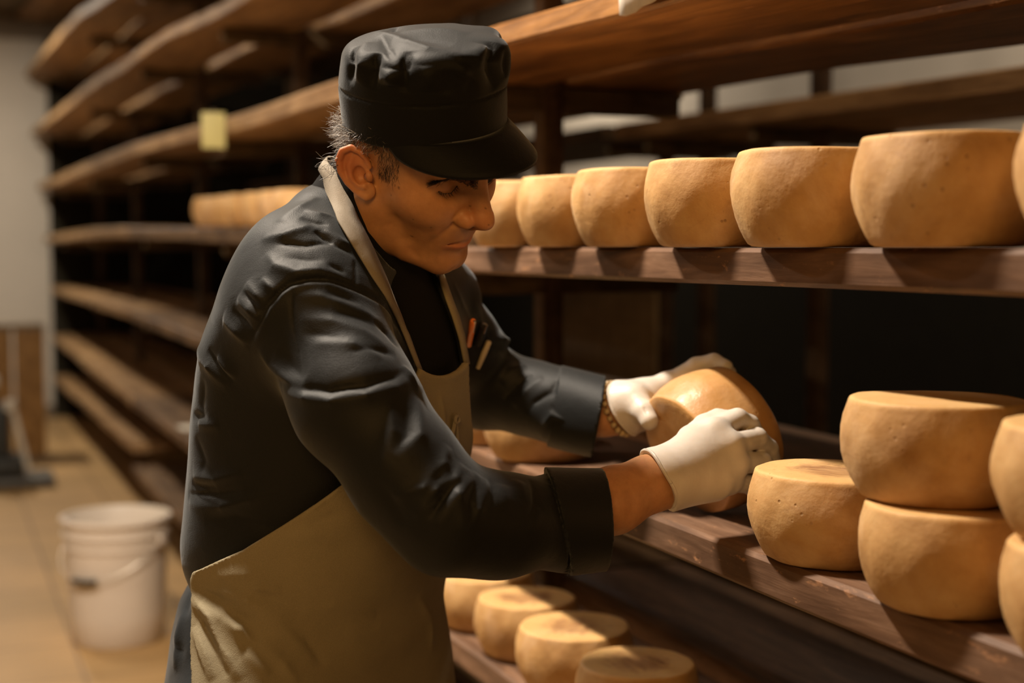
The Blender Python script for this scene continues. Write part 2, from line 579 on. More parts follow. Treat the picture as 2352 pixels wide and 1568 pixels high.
low = [(-2.385, 'wheel on the low board, right against the man\'s apron', False), (-2.184, 'wheel on the low board, second from the apron', True),
       (-1.990, 'wheel on the low board with a dark stained top, third from the apron', True),
       (-1.778, 'wheel on the low board with a stained top, fourth from the apron', True), (-1.556, 'wheel on the low board, only its top rim in view at the bottom edge', True)]
for i, (x, lab, st) in enumerate(low):
    cheese(i, x, .918, .613, lab, g_low, st)

# ---------------------------------------------------------------- sculpting with distance fields
def smin(a, b, k):
    h = np.clip(0.5 + 0.5 * (b - a) / k, 0, 1)
    return b + (a - b) * h - k * h * (1 - h)


def smax(a, b, k):
    return -smin(-a, -b, k)


def nrm(v):
    v = np.asarray(v, float)
    return v / np.linalg.norm(v)


def ell(P, c, r):
    p = P - np.asarray(c, np.float32)
    r = np.asarray(r, np.float32)
    k0 = np.sqrt((((p / r)) ** 2).sum(1))
    k1 = np.sqrt((((p / (r * r))) ** 2).sum(1)) + 1e-9
    return k0 * (k0 - 1) / k1


def sph(P, c, r):
    return np.sqrt(((P - np.asarray(c, np.float32)) ** 2).sum(1)) - r


def seg(P, a, b):
    a = np.asarray(a, np.float32)
    b = np.asarray(b, np.float32)
    ab = b - a
    t = np.clip(((P - a) @ ab) / max(float(ab @ ab), 1e-12), 0, 1)
    return np.sqrt(((P - a - t[:, None] * ab) ** 2).sum(1)), t


def cap(P, a, b, ra, rb):
    d, t = seg(P, a, b)
    return d - (ra + (rb - ra) * t)


def chain(P, pts, rad, k=0.0):
    d = None
    for i in range(len(pts) - 1):
        e = cap(P, pts[i], pts[i + 1], rad[i], rad[i + 1])
        d = e if d is None else (smin(d, e, k) if k else np.minimum(d, e))
    return d


def polydist(P, pts):
    """distance to a polyline and the position along it, 0 to 1"""
    L = [0.0]
    for a, b in zip(pts, pts[1:]):
        L.append(L[-1] + float(np.linalg.norm(np.asarray(b) - np.asarray(a))))
    best = np.full(len(P), 9.0, np.float32)
    pos = np.zeros(len(P), np.float32)
    for i, (a, b) in enumerate(zip(pts, pts[1:])):
        d, t = seg(P, a, b)
        m = d < best
        best[m] = d[m]
        pos[m] = ((L[i] + t * (L[i + 1] - L[i])) / max(L[-1], 1e-9))[m]
    return best, pos


class Stroke:
    """a fold: raises (amp > 0) or sinks (amp < 0) a surface along a line"""

    def __init__(self, pts, amp, width, soft=False):
        self.soft = soft
        self.p = np.asarray(pts, np.float32)
        self.amp, self.w = amp, width
        ext_ = 2.6 * width + (.012 if soft else 0)
        self.lo = self.p.min(0) - ext_
        self.hi = self.p.max(0) + ext_

    def add(self, P, d, d0=None):
        m = np.all((P > self.lo) & (P < self.hi), axis=1)
        if m.any():
            dist, pos = polydist(P[m], self.p)
            if d0 is not None:               # measure along the surface, not through it
                dist = np.sqrt(np.maximum(dist * dist - d0[m] ** 2, 0))
            if self.soft:
                taper = np.maximum(np.sin(np.pi * pos), .02) ** 0.75
                e = .30 * self.w
                pr = np.exp(-(np.sqrt(dist * dist + e * e) - e) / (.62 * self.w))
            else:
                taper = np.clip(np.minimum(pos, 1 - pos) * 5.0, 0.12, 1) ** 0.8
                pr = np.exp(-(dist / self.w) ** 2)
            d[m] -= self.amp * taper * pr
        return d


def axis_pts(*parts):
    """grid coordinates with piecewise spacing: (start, stop, step), ..."""
    out = []
    for a, b, h in parts:
        n = max(1, int(round((b - a) / h)))
        out.append(np.linspace(a, b, n, endpoint=False))
    out.append([parts[-1][1]])
    return np.concatenate(out).astype(np.float32)


def sdf_mesh(f, xs, ys, zs, refine=2, B=8):
    def padto(v):
        n = (-len(v)) % B
        st = v[-1] - v[-2]
        return np.concatenate([v, v[-1] + st * np.arange(1, n + 1)]).astype(np.float32) if n else v
    ax = [padto(v) for v in (xs, ys, zs)]
    nb = [len(v) // B for v in ax]
    cen = [v.reshape(-1, B).mean(1) for v in ax]
    ext = [np.append(np.diff(v), v[-1] - v[-2]).reshape(-1, B).sum(1) for v in ax]
    C = np.stack(np.meshgrid(*cen, indexing='ij'), -1).reshape(-1, 3).astype(np.float32)
    Ee = np.stack(np.meshgrid(*ext, indexing='ij'), -1).reshape(-1, 3)
    fc = np.concatenate([f(C[i:i + 100000]) for i in range(0, len(C), 100000)])
    act = np.abs(fc) < np.sqrt((Ee ** 2).sum(1)) * 0.72 + 0.004
    G = np.empty((nb[0], nb[1], nb[2], B, B, B), np.float32)
    G[:] = fc.reshape(nb)[..., None, None, None]
    ids = np.nonzero(act)[0]
    bi = np.stack(np.unravel_index(ids, nb), 1)
    o = np.arange(B)
    for s in range(0, len(ids), 256):
        b = bi[s:s + 256]
        X = ax[0][(b[:, 0, None] * B + o)]
        Y = ax[1][(b[:, 1, None] * B + o)]
        Z = ax[2][(b[:, 2, None] * B + o)]
        n = len(b)
        P = np.empty((n, B, B, B, 3), np.float32)
        P[..., 0] = X[:, :, None, None]
        P[..., 1] = Y[:, None, :, None]
        P[..., 2] = Z[:, None, None, :]
        G[b[:, 0], b[:, 1], b[:, 2]] = f(P.reshape(-1, 3)).reshape(n, B, B, B)
    G = G.transpose(0, 3, 1, 4, 2, 5).reshape(len(ax[0]), len(ax[1]), len(ax[2]))
    S = G < 0
    cnt = np.zeros(tuple(d - 1 for d in S.shape), np.uint8)
    for i in (0, 1):
        for j in (0, 1):
            for k in (0, 1):
                cnt += S[i:S.shape[0] - 1 + i, j:S.shape[1] - 1 + j, k:S.shape[2] - 1 + k]
    A = (cnt > 0) & (cnt < 8)
    I, J, K = np.nonzero(A)
    idx = np.full(A.shape, -1, np.int32)
    idx[I, J, K] = np.arange(len(I))
    acc = np.zeros((len(I), 3))
    num = np.zeros(len(I))
    cv = {(i, j, k): G[I + i, J + j, K + k] for i in (0, 1) for j in (0, 1) for k in (0, 1)}
    for a in range(3):
        for p in (0, 1):
            for q_ in (0, 1):
                c0 = [0, 0, 0]
                oth = [x for x in range(3) if x != a]
                c0[oth[0]], c0[oth[1]] = p, q_
                c1 = list(c0)
                c1[a] = 1
                v0, v1 = cv[tuple(c0)], cv[tuple(c1)]
                m = (v0 < 0) != (v1 < 0)
                t = v0[m] / (v0[m] - v1[m])
                w = np.zeros((m.sum(), 3))
                w[:, oth[0]], w[:, oth[1]] = p, q_
                w[:, a] = t
                acc[m] += w
                num[m] += 1
    fr = acc / num[:, None]
    V = np.stack([ax[0][I] + fr[:, 0] * (ax[0][I + 1] - ax[0][I]), ax[1][J] + fr[:, 1] * (ax[1][J + 1] - ax[1][J]),
                  ax[2][K] + fr[:, 2] * (ax[2][K + 1] - ax[2][K])], 1)
    quads = []
    for a in range(3):
        b_, c_ = (a + 1) % 3, (a + 2) % 3
        lo = [slice(1, -1)] * 3
        hi = [slice(1, -1)] * 3
        lo[a] = slice(0, -1)
        hi[a] = slice(1, None)
        s0, s1 = S[tuple(lo)], S[tuple(hi)]
        E = np.stack(np.nonzero(s0 != s1), 1)
        ins = s0[E[:, 0], E[:, 1], E[:, 2]]
        E = E + 1
        E[:, a] -= 1
        cs = []
        for db, dc in ((-1, -1), (0, -1), (0, 0), (-1, 0)):
            c = E.copy()
            c[:, b_] += db
            c[:, c_] += dc
            cs.append(idx[c[:, 0], c[:, 1], c[:, 2]])
        q_ = np.stack(cs, 1)
        q_[~ins] = q_[~ins][:, ::-1]
        quads.append(q_)
    Q = np.concatenate(quads)
    Q = Q[(Q >= 0).all(1)]
    h = float(min(np.diff(v).min() for v in ax))
    for _ in range(refine):
        V = V.astype(np.float32)
        for s in range(0, len(V), 100000):
            p = V[s:s + 100000]
            e = 0.35 * h
            d = f(p)
            g = np.stack([f(p + np.eye(3, dtype=np.float32)[i] * e) - d for i in range(3)], 1) / e
            g2 = np.maximum((g * g).sum(1), 0.15)
            st = -(d / g2)[:, None] * g
            ln = np.sqrt((st * st).sum(1))[:, None] + 1e-9
            V[s:s + 100000] = p + st * np.minimum(1, 0.8 * h / ln)
    return V, Q


# ---------------------------------------------------------------- the man's frame: a = right across the aisle, b = away, z = up
RQ = np.array([SN, CS, 0.0])
FQ = np.array([-CS, SN, 0.0])
CP, SP = math.cos(PITCH), math.sin(PITCH)


def q(px, py, D):
    """a point in the man's frame, from a sight line and a distance along it"""
    x, y = (px - 1176) / F, (py - 784) / F
    return np.array([D * x, D * (CP - y * SP), EYE + D * (-SP - y * CP)])


def sight(px, py):
    return q(px, py, 1.0) - np.array([0, 0, EYE])


def to_world(p):
    return RQ * p[0] + FQ * p[1] + np.array([0, 0, p[2]])


def march(f, px, D0=1.15, n=90, k=0.7):
    """where sight lines through the given points meet a surface"""
    px = np.atleast_2d(np.asarray(px, float))
    d = np.stack([sight(*p) for p in px])
    t = np.full(len(px), D0)
    o = np.array([0, 0, EYE])
    best = np.full(len(px), 9.0)
    bt = t.copy()
    for _ in range(n):
        P = (o + d * t[:, None]).astype(np.float32)
        v = f(P)
        m = np.abs(v) < best
        best[m] = np.abs(v)[m]
        bt[m] = t[m]
        t = t + np.clip(v, -0.05, 0.05) * k
        t = np.minimum(t, 2.5)
    return (o + d * bt[:, None]).astype(np.float32)


FEET = np.array([-0.262, 1.735, 0.0])
man = empty('person', to_world(FEET), math.atan2(CS, SN),
            'man in black cap, charcoal jacket and khaki apron turning a cheese on the shelf', 'person')
PARTS = {}


def man_part(name, V, Q, mat, parent=None, label=None):
    me = mesh_np(name, V - FEET, Q)
    o = link(name, me, mat, parent or man)
    if label:
        o['label'] = label
    PARTS[name] = o
    return o


# head frame: X forward, Y to his left, Z up, origin between the ear canals
def head_axes(yaw, pitch, roll):
    X = np.array([math.cos(pitch) * math.cos(yaw), -math.cos(pitch) * math.sin(yaw), -math.sin(pitch)])
    Y = np.array([math.sin(yaw), math.cos(yaw), 0])
    Z = np.cross(X, Y)
    Y2 = Y * math.cos(roll) + Z * math.sin(roll)
    return np.stack([X, Y2, np.cross(X, Y2)])


HR = head_axes(math.radians(32.6), math.radians(30.56), math.radians(20.67)).astype(np.float32)
HO = np.array([-0.110, 1.600, 1.404], np.float32)


def h2q(p):
    return np.asarray(p, float) @ HR + HO


def q2h(P):
    return (P - HO) @ HR.T


def ear(p):
    """p in head space with y >= 0 outwards; the ear plate leans out towards the back"""
    c = np.array([0.0005, 0.0745, -0.0005], np.float32)
    th = math.radians(28)
    e1 = np.array([-math.cos(th), math.sin(th), 0], np.float32)       # towards the back and out
    e2 = np.array([-0.50, 0.03, 0.866], np.float32)                   # up
    e2 /= np.linalg.norm(e2)
    e3 = np.cross(e2, e1)
    e1 = e1 - e2 * float(e1 @ e2)
    e1 /= np.linalg.norm(e1)
    e3 = np.cross(e2, e1)
    if e3[1] < 0:
        e3 = -e3
    r = p - c
    u, v, w = (r @ e1) * 1.08, (r @ e2) * 1.08, (r @ e3) * 1.08
    L = np.stack([u, v, w], 1)
    d = ell(L, (0.012, 0.004, 0), (0.0165, 0.029, 0.0045))
    d = smin(d, ell(L, (0.004, -0.023, 0.0), (0.010, 0.011, 0.0042)), 0.006)
    rim = [(-0.007, 0.004, 0.001), (-0.005, 0.016, 0.003), (-0.000, 0.025, 0.005), (0.009, 0.0315, 0.005), (0.020, 0.029, 0.005), (0.0275, 0.019, 0.004), (0.0285, 0.005, 0.004), (0.024, -0.009, 0.004), (0.016, -0.021, 0.003), (0.006, -0.030, 0.002)]
    d = smin(d, chain(L, rim, [.0020, .0030, .0034, .0038, .0042, .0042, .0038, .0034, .0034, .0042]), 0.0035)
    anti = [(0.010, 0.020, 0.002), (0.0165, 0.010, 0.004), (0.017, -0.004, 0.0045), (0.011, -0.015, 0.004)]
    d = smin(d, chain(L, anti, [.002, .003, .0033, .003]), 0.004)
    d = smax(d, -ell(L, (0.0065, -0.002, 0.0045), (0.0075, 0.0105, 0.007)), 0.003)      # concha
    d = smax(d, -ell(L, (0.001, -0.008, 0.001), (0.004, 0.005, 0.009)), 0.002)           # canal
    d = smin(d, ell(L, (-0.0045, -0.006, 0.004), (0.0042, 0.0065, 0.0042)), 0.003)       # tragus
    d = smin(d, ell(L, (0.005, -0.0165, 0.004), (0.004, 0.004, 0.0035)), 0.003)
    return d


HSTROKES = []


def head_raw(p):
    y = np.abs(p[:, 1])
    s = np.stack([p[:, 0], y, p[:, 2]], 1)
    d = ell(p, (.0, 0, .050), (.095, .076, .086))
    d = smin(d, ell(p, (.036, 0, -.016), (.062, .058, .081)), .03)
    d = smin(d, chain(s, [(.004, .051, -.038), (.014, .049, -.066), (.047, .034, -.090), (.073, .011, -.0975)], [.020, .017, .015, .015]), .022)
    d = smin(d, ell(p, (.0755, 0, -.0895), (.019, .022, .0190)), .018)
    d = smin(d, ell(s, (.052, .042, -.014), (.030, .023, .022)), .02)
    d = smin(d, ell(p, (.0665, 0, -.054), (.031, .034, .032)), .016)
    d = smin(d, chain(s, [(.0835, 0, .031), (.081, .020, .032), (.066, .044, .0325)], [.013, .0125, .012]), .014)
    # eye sockets, then the closed lids over the eyeballs
    d = smax(d, -ell(s, (.090, .0315, .0115), (.017, .0165, .0145)), .012)
    lid = sph(s, (.0680, .0312, .0120), .0148)
    d = smin(d, lid, .0045)
    # cheek front below the eye
    d = smin(d, ell(s, (.067, .030, -.022), (.020, .020, .018)), .016)
    # nose
    d = smin(d, chain(p, [(.087, 0, .030), (.0985, 0, .014), (.1065, 0, -.003), (.1120, 0, -.015)], [.0095, .0088, .0096, .011]), .010)
    d = smin(d, ell(p, (.1135, 0, -.0215), (.0145, .0115, .0115)), .006)
    d = smin(d, ell(s, (.0985, .0142, -.0255), (.0135, .0080, .0100)), .005)
    d = smin(d, cap(p, (.112, 0, -.030), (.102, 0, -.038), .005, .005), .005)
    d = smax(d, -ell(s, (.105, .0078, -.0365), (.0075, .0034, .0050)), .0025)
    # philtrum, lips
    d = smin(d, chain(s, [(.0928, .000, -.0550), (.0918, .006, -.0540), (.0868, .015, -.0558), (.0800, .0225, -.0592)], [.0048, .0050, .0044, .0025]), .004)
    d = smin(d, chain(s, [(.0925, .000, -.0688), (.0912, .008, -.0684), (.0862, .015, -.0668), (.0795, .022, -.0640)], [.0072, .0070, .0056, .0025]), .004)
    m, _ = polydist(s, [(.101, 0, -.0622), (.0995, .008, -.0614), (.0935, .0150, -.0612), (.0850, .0235, -.0618)])
    d = d + .0036 * np.exp(-(m / .0021) ** 2)
    d = smax(d, -cap(s, (.1055, 0, -.0800), (.098, .020, -.0775), .0095, .009), .008)
    e = ear(s)
    d = smin(d, e, .004)
    for st in HSTROKES:
        d = st.add(s, d)
    return d


HSTROKES += [
    Stroke([(.092, .019, -.026), (.087, .028, -.042), (.079, .034, -.058), (.074, .034, -.072)], -.0016, .0045),   # nasolabial fold
    Stroke([(.0855, .023, -.0415), (.078, .036, -.050)], .0012, .007),
    Stroke([(.0820, .0170, .0095), (.0835, .0265, .0045), (.0810, .036, .0052), (.0725, .0450, .0105)], -.0017, .0014),
    Stroke([(.094, .0235, -.017), (.088, .0245, -.026), (.092, .0225, -.0345), (.099, .016, -.0375)], -.0022, .0026),  # lash line
    Stroke([(.080, .018, .0185), (.0815, .029, .0225), (.0765, .040, .0205)], -.0014, .0018),                     # lid crease
    Stroke([(.080, .018, .000), (.080, .030, -.0065), (.073, .043, -.002)], -.0010, .003),                       # bag under the eye
    Stroke([(.066, .050, .006), (.058, .057, .002)], -.0007, .0012),
    Stroke([(.066, .050, .010), (.056, .058, .012)], -.0007, .0012),
    Stroke([(.056, .046, -.078), (.064, .036, -.088), (.068, .024, -.094)], -.0012, .004),
    Stroke([(.036, .055, -.036), (.045, .052, -.058), (.050, .044, -.078)], -.0016, .010),                        # hollow of the cheek
]


def head_f(P):
    r = np.sqrt(((P - HO - HR[0] * .01) ** 2).sum(1))
    d = (r - .165).astype(np.float32)
    m = r < .20
    if m.any():
        d[m] = head_raw(q2h(P[m]))
    return d


# ---------------------------------------------------------------- torso as a stack of sections: (row, left, right, depth, half breadth)
PHI = math.radians(28)
CF, SF = math.cos(PHI), math.sin(PHI)
UF = np.array([CF, -SF, 0])       # the way his chest faces
VL = np.array([SF, CF, 0])        # to his left


def sections(rows, n=2.35, grow=0.0):
    pw = n / (n - 1)
    zz, am, bm, A, Bh = [], [], [], [], []
    for py, l, r, b, hb in rows:
        p0, p1 = q(l, py, b), q(r, py, b)
        W = (p1[0] - p0[0]) / 2
        a2 = max(W ** pw - (hb * SF) ** pw, (.02) ** pw)
        zz.append(p0[2]); am.append((p0[0] + p1[0]) / 2); bm.append((p0[1] + p1[1]) / 2)
        A.append(a2 ** (1 / pw) / CF + grow); Bh.append(hb + grow)
    o = np.argsort(zz)
    z = np.array(zz)[o]
    zf = np.linspace(z[0], z[-1], 160)
    out = [zf]
    for arr in (am, bm, A, Bh):
        v = np.interp(zf, z, np.array(arr)[o])
        kern = np.ones(7) / 7
        v2 = np.convolve(np.pad(v, 3, 'edge'), kern, 'valid')
        out.append(v2)
    return out


def sect_f(P, T, n=2.35):
    z = P[:, 2]
    am, bm, A, Bh = (np.interp(z, T[0], T[i]).astype(np.float32) for i in (1, 2, 3, 4))
    da, db = P[:, 0] - am, P[:, 1] - bm
    u = (da * CF - db * SF) / A
    v = (da * SF + db * CF) / Bh
    u, v = np.abs(u) + 1e-5, np.abs(v) + 1e-5
    k = (u ** n + v ** n) ** (1 / n)
    g = k ** (1 - n) * np.sqrt((u ** (n - 1) / A) ** 2 + (v ** (n - 1) / Bh) ** 2)
    d = (k - 1) / g
    top, bot = T[0][-1], T[0][0]
    e = np.maximum(z - top, bot - z)
    return smax(d, e, .03)


ROWS = [(465, 715, 850, 1.645, .060), (490, 682, 885, 1.65, .100), (520, 650, 930, 1.65, .130), (550, 620, 965, 1.655, .150), (600, 584, 1005, 1.66, .168),
        (650, 552, 1035, 1.665, .180), (700, 526, 1052, 1.67, .184), (760, 500, 1062, 1.675, .185), (850, 475, 1066, 1.69, .183), (1000, 458, 1060, 1.71, .178),
        (1100, 450, 1040, 1.72, .175), (1160, 446, 1028, 1.725, .175), (1220, 440, 1018, 1.73, .175), (1270, 444, 1008, 1.735, .173), (1315, 460, 1000, 1.74, .168), (1345, 474, 985, 1.745, .160), (1430, 480, 960, 1.745, .150)]
T_JACKET = sections(ROWS)
AROWS = [(820, 560, 1066, 1.69, .150), (1000, 520, 1060, 1.71, .165), (1130, 480, 1036, 1.725, .172), (1220, 445, 1014, 1.73, .178), (1310, 444, 1002, 1.735, .187), (1400, 440, 998, 1.735, .203),
         (1480, 440, 1006, 1.73, .218), (1568, 441, 1018, 1.725, .232), (1800, 440, 1040, 1.72, .25), (1950, 445, 1050, 1.72, .26)]
T_APRON = sections(AROWS, 2.5)

# arms: joints of the sleeves
NS = [q(722, 712, 1.535), q(818, 925, 1.475), q(935, 1085, 1.45), q(1025, 1192, 1.44), q(1140, 1206, 1.475), q(1320, 1196, 1.545), q(1405, 1192, 1.575)]
NR = [.073, .0610, .0545, .0505, .0485, .0490, .0520]
FS = [q(1000, 690, 1.83), q(1052, 795, 1.91), q(1112, 888, 1.985), q(1222, 914, 1.94), q(1300, 938, 1.905), q(1385, 958, 1.87)]
FR = [.055, .053, .053, .0460, .0460, .050]
NECK0 = h2q((-.028, 0, -.050))
NECK1 = q(790, 560, 1.65)

JSTROKES = []


def jacket_base(P):
    d = sect_f(P, T_JACKET)
    d = smin(d, chain(P, [NECK1, q(720, 640, 1.56), NS[0]], [.060, .066, .074], .03), .05)
    d = smin(d, chain(P, [NECK1, q(900, 600, 1.76), FS[0]], [.055, .060, .056], .03), .05)
    d = smin(d, chain(P, NS, NR, .030), .016)
    d = smin(d, chain(P, FS, FR, .030), .016)
    return d


def mk_strokes(f, table, ka=1.0, kw=1.0):
    out = []
    for pts, amp, w in table:
        fold = w > .0045
        out.append(Stroke(march(f, pts), amp * (1.0 if not fold else ka * 1.15 if amp > 0 else ka * .9), w * (kw if fold else 1), fold))
    return out


# folds of the jacket: (sight points, height, width)
FOLDS = [
    # yoke and shoulder
    ([(599, 552), (652, 542), (698, 526), (718, 517)], .0060, .010), ([(640, 512), (690, 478), (730, 452)], .0045, .010),
    ([(690, 500), (725, 512), (755, 517)], -.0050, .007), ([(700, 484), (735, 494), (770, 500)], .0035, .008),
    ([(722, 529), (751, 549), (766, 558)], -.0060, .007), ([(632, 560), (700, 562), (765, 560)], -.0045, .006),
    ([(735, 536), (771, 564), (808, 580), (817, 594)], -.0030, .005), ([(742, 528), (785, 556), (815, 568)], .0035, .008),
    ([(612, 580), (632, 610), (682, 626), (732, 620), (790, 632)], .0055, .011), ([(752, 606), (795, 626)], -.0035, .006), ([(650, 592), (705, 598), (745, 596)], -.0030, .010),
    # armhole seam
    ([(572, 795), (596, 738), (612, 702), (642, 667), (665, 650), (708, 640), (758, 640), (815, 659), (852, 678), (887, 704), (917, 751), (937, 800)], -.0042, .0034),
    ([(586, 800), (608, 742), (624, 708), (652, 676), (672, 662), (710, 652), (758, 652), (810, 670)], .0024, .006),
    ([(669, 655), (669, 712), (675, 761), (685, 805), (690, 850)], -.0012, .0020), ([(815, 592), (818, 640), (817, 660)], -.0015, .0025),
    # gathers behind the armhole
    ([(566, 650), (590, 678), (606, 698)], .0060, .0075), ([(548, 682), (575, 712), (596, 738)], .0070, .0085), ([(514, 728), (546, 761), (570, 788)], .0075, .010),
    ([(560, 668), (588, 700), (600, 716)], -.0045, .005), ([(536, 708), (566, 742), (584, 764)], -.0050, .006), ([(600, 640), (622, 660), (636, 672)], .0045, .006),
    ([(456, 796), (483, 842), (526, 888)], .0080, .012), ([(496, 818), (520, 845), (545, 866)], .0055, .010), ([(478, 800), (505, 842), (540, 880)], -.0050, .007),
    ([(470, 870), (462, 930), (470, 960)], -.004, .010),
    # upper sleeve
    ([(672, 679), (732, 679), (775, 691), (841, 720), (880, 748)], .0042, .012), ([(745, 670), (781, 680), (830, 700)], -.0036, .008), ([(858, 738), (891, 765), (914, 797)], -.0045, .008),
    ([(685, 732), (765, 738), (831, 761), (893, 800)], .0040, .013), ([(760, 715), (820, 728), (862, 748)], -.0028, .009), ([(800, 809), (841, 801), (910, 816)], -.0042, .009), ([(715, 788), (811, 792), (880, 822)], .0040, .012),
    ([(690, 765), (750, 770), (800, 785)], -.0025, .010),
    ([(594, 800), (626, 838), (665, 873), (705, 902)], .0070, .013), ([(640, 800), (668, 840), (700, 870)], -.0050, .012),
    ([(643, 868), (690, 893), (753, 900), (841, 887), (907, 866), (935, 848)], -.0070, .010), ([(650, 892), (700, 912), (760, 920), (841, 908), (907, 890), (938, 868)], .0075, .011),
    ([(925, 838), (940, 862), (962, 900)], .0055, .008),
    # lower sleeve and elbow
    ([(898, 924), (902, 990), (876, 1082)], .0045, .014), ([(964, 915), (966, 1000), (907, 1058)], .0050, .012), ([(930, 930), (934, 1000), (900, 1040)], -.0040, .011),
    ([(1029, 1022), (1021, 1064), (972, 1121), (898, 1142)], .0060, .008), ([(1060, 1064), (1047, 1099), (1003, 1128), (950, 1190)], .0065, .008), ([(1100, 1091), (1051, 1136), (1003, 1212)], .0065, .009),
    ([(1030, 1046), (1004, 1092), (940, 1140)], -.0050, .006), ([(1052, 1092), (1018, 1122), (975, 1165)], -.0055, .006), ([(1076, 1085), (1030, 1130), (985, 1195)], -.0050, .006), ([(860, 1100), (905, 1160), (935, 1210)], -.0035, .014),
    ([(1073, 1075), (1058, 1147), (1066, 1224)], .0050, .009), ([(1113, 1098), (1100, 1171), (1075, 1224)], .0050, .009), ([(1090, 1090), (1080, 1150), (1084, 1200)], -.0050, .007),
    ([(1150, 1112), (1158, 1180)], .0045, .016), ([(1126, 1105), (1128, 1170)], -.0035, .008), ([(1215, 1100), (1229, 1155), (1205, 1218)], -.0045, .009), ([(1239, 1165), (1212, 1222)], .0035, .009), ([(1190, 1104), (1200, 1150)], .0035, .010),
    # waist of the jacket, bloused over the apron strings
    ([(434, 1152), (512, 1162), (573, 1146), (640, 1128)], .0065, .011), ([(432, 1136), (500, 1136), (560, 1126)], -.0060, .009), ([(455, 970), (505, 977)], .0050, .008), ([(444, 952), (480, 962)], -.004, .007),
    ([(443, 1094), (495, 1100), (560, 1085)], .0045, .009), ([(440, 1112), (500, 1116)], -.0040, .007), ([(470, 1195), (540, 1185), (640, 1210)], -.0035, .012), ([(452, 1000), (470, 1060), (462, 1090)], -.0030, .010),
    # far sleeve
    ([(1155, 921), (1187, 883), (1224, 860)], -.0055, .008), ([(1212, 950), (1225, 926), (1267, 900), (1285, 872)], -.0060, .008), ([(1180, 935), (1210, 900), (1250, 868)], .0055, .010), ([(1150, 880), (1180, 850), (1205, 838)], .005, .010),
    ([(1125, 782), (1150, 780), (1166, 788)], .011, .010), ([(1110, 800), (1150, 806), (1172, 812)], -.007, .009), ([(1085, 700), (1105, 745), (1120, 775)], .004, .010),
    ([(1246, 1010), (1256, 968), (1268, 952), (1320, 972), (1356, 978)], .0040, .008), ([(1262, 975), (1310, 992), (1350, 1000)], -.003, .007), ([(1262, 935), (1300, 950), (1345, 962)], -.0035, .006),
    ([(1040, 650), (1062, 700), (1078, 745)], .003, .010), ([(1020, 655), (1045, 715), (1058, 760)], -.003, .008),
]
JSTROKES += mk_strokes(jacket_base, FOLDS, .80, .80)
NEAR_AX = nrm(NS[6] - NS[5])
FAR_AX = nrm(FS[5] - FS[4])
CUT_N, CUT_NE = nrm((1, .10, .02)), q(1384, 1192, 1.575)
CUT_F, CUT_FE = nrm((.98, -.05, -.17)), q(1374, 962, 1.868)
rgf = np.random.RandomState(4)
WV = [(nrm(rgf.randn(3)), rgf.uniform(30, 75), rgf.uniform(0, 6.28)) for _ in range(7)]


def ripple(P):
    w = np.zeros(len(P), np.float32)
    for d, k, ph in WV:
        w += np.sin(P @ d.astype(np.float32) * k + ph)
    return w / len(WV)


def jacket_f(P):
    d = jacket_base(P)
    near = np.abs(d) < .03
    if near.any():
        Pn = P[near]
        d0 = d[near]
        dn = d0.copy()
        for st in JSTROKES:
            dn = st.add(Pn, dn, d0)
        dn = dn + .0022 * ripple(Pn)
        d[near] = dn
    # turned back cuffs
    for e, ax, nc, ec, rr, t0, tz in ((NS[6], NEAR_AX, CUT_N, CUT_NE, .0580, -.054, .21), (FS[5], FAR_AX, CUT_F, CUT_FE, .0545, -.060, .0)):
        c, t = seg(P, e - ax * .12, e + ax * .06)
        r = P - ec.astype(np.float32)
        al = r @ nc.astype(np.float32)
        cf = np.maximum(c - rr - .0014 * np.sin(P[:, 2] * 60 + P[:, 0] * 40), np.maximum(t0 - tz * r[:, 2] - al, al))
        d = np.minimum(d, cf)
        d = np.maximum(d, np.where(c < .09, al, -1))
        d = smax(d, -np.maximum(c - rr + .0058, -.05 - al), .003)
    # hem under the apron string, and an open neck
    d = np.maximum(d, q(700, 1342, 1.74)[2] - P[:, 2])
    nk, _ = seg(P, NECK0, NECK1 + (NECK1 - NECK0) * .05)
    d = smax(d, -(nk - .064), .006)
    return d

# ---------------------------------------------------------------- materials of the man
def fabric(name, color, rough=0.75, sheen=0.0, scale=900, var=0.10, blot=0.12, tint=(1, 1, 1), spec=0.5, wrink=0.20):
    t = NT(name)
    v = t.coord((1, 1, 1))
    w = t.noise(v, scale, 2)
    b = t.noise(v, 9, 5, 0.6)
    lo = tuple(c * (1 - var) for c in color)
    hi = tuple(c * (1 + var) for c in color)
    c = t.ramp(w, [(0.3, lo), (0.7, hi)])
    c = t.mix(t.math('MULTIPLY', t.ramp(b, [(0.4, (0, 0, 0)), (0.7, (1, 1, 1))]), blot), c, (*(min(1, x * 1.6) for x in color), 1))
    wr = t.noise(t.coord((1, 1, 1)), 26, 5, 0.55, 1.4)
    t.bump(t.math('ADD', t.math('MULTIPLY', w, 0.10), t.math('MULTIPLY', wr, wrink)), 0.5, 0.006)
    t.b.inputs['Sheen Weight'].default_value = sheen
    t.b.inputs['Sheen Roughness'].default_value = 0.38
    t.b.inputs['Sheen Tint'].default_value = (*tint, 1)
    return t.out(c, rough, spec)


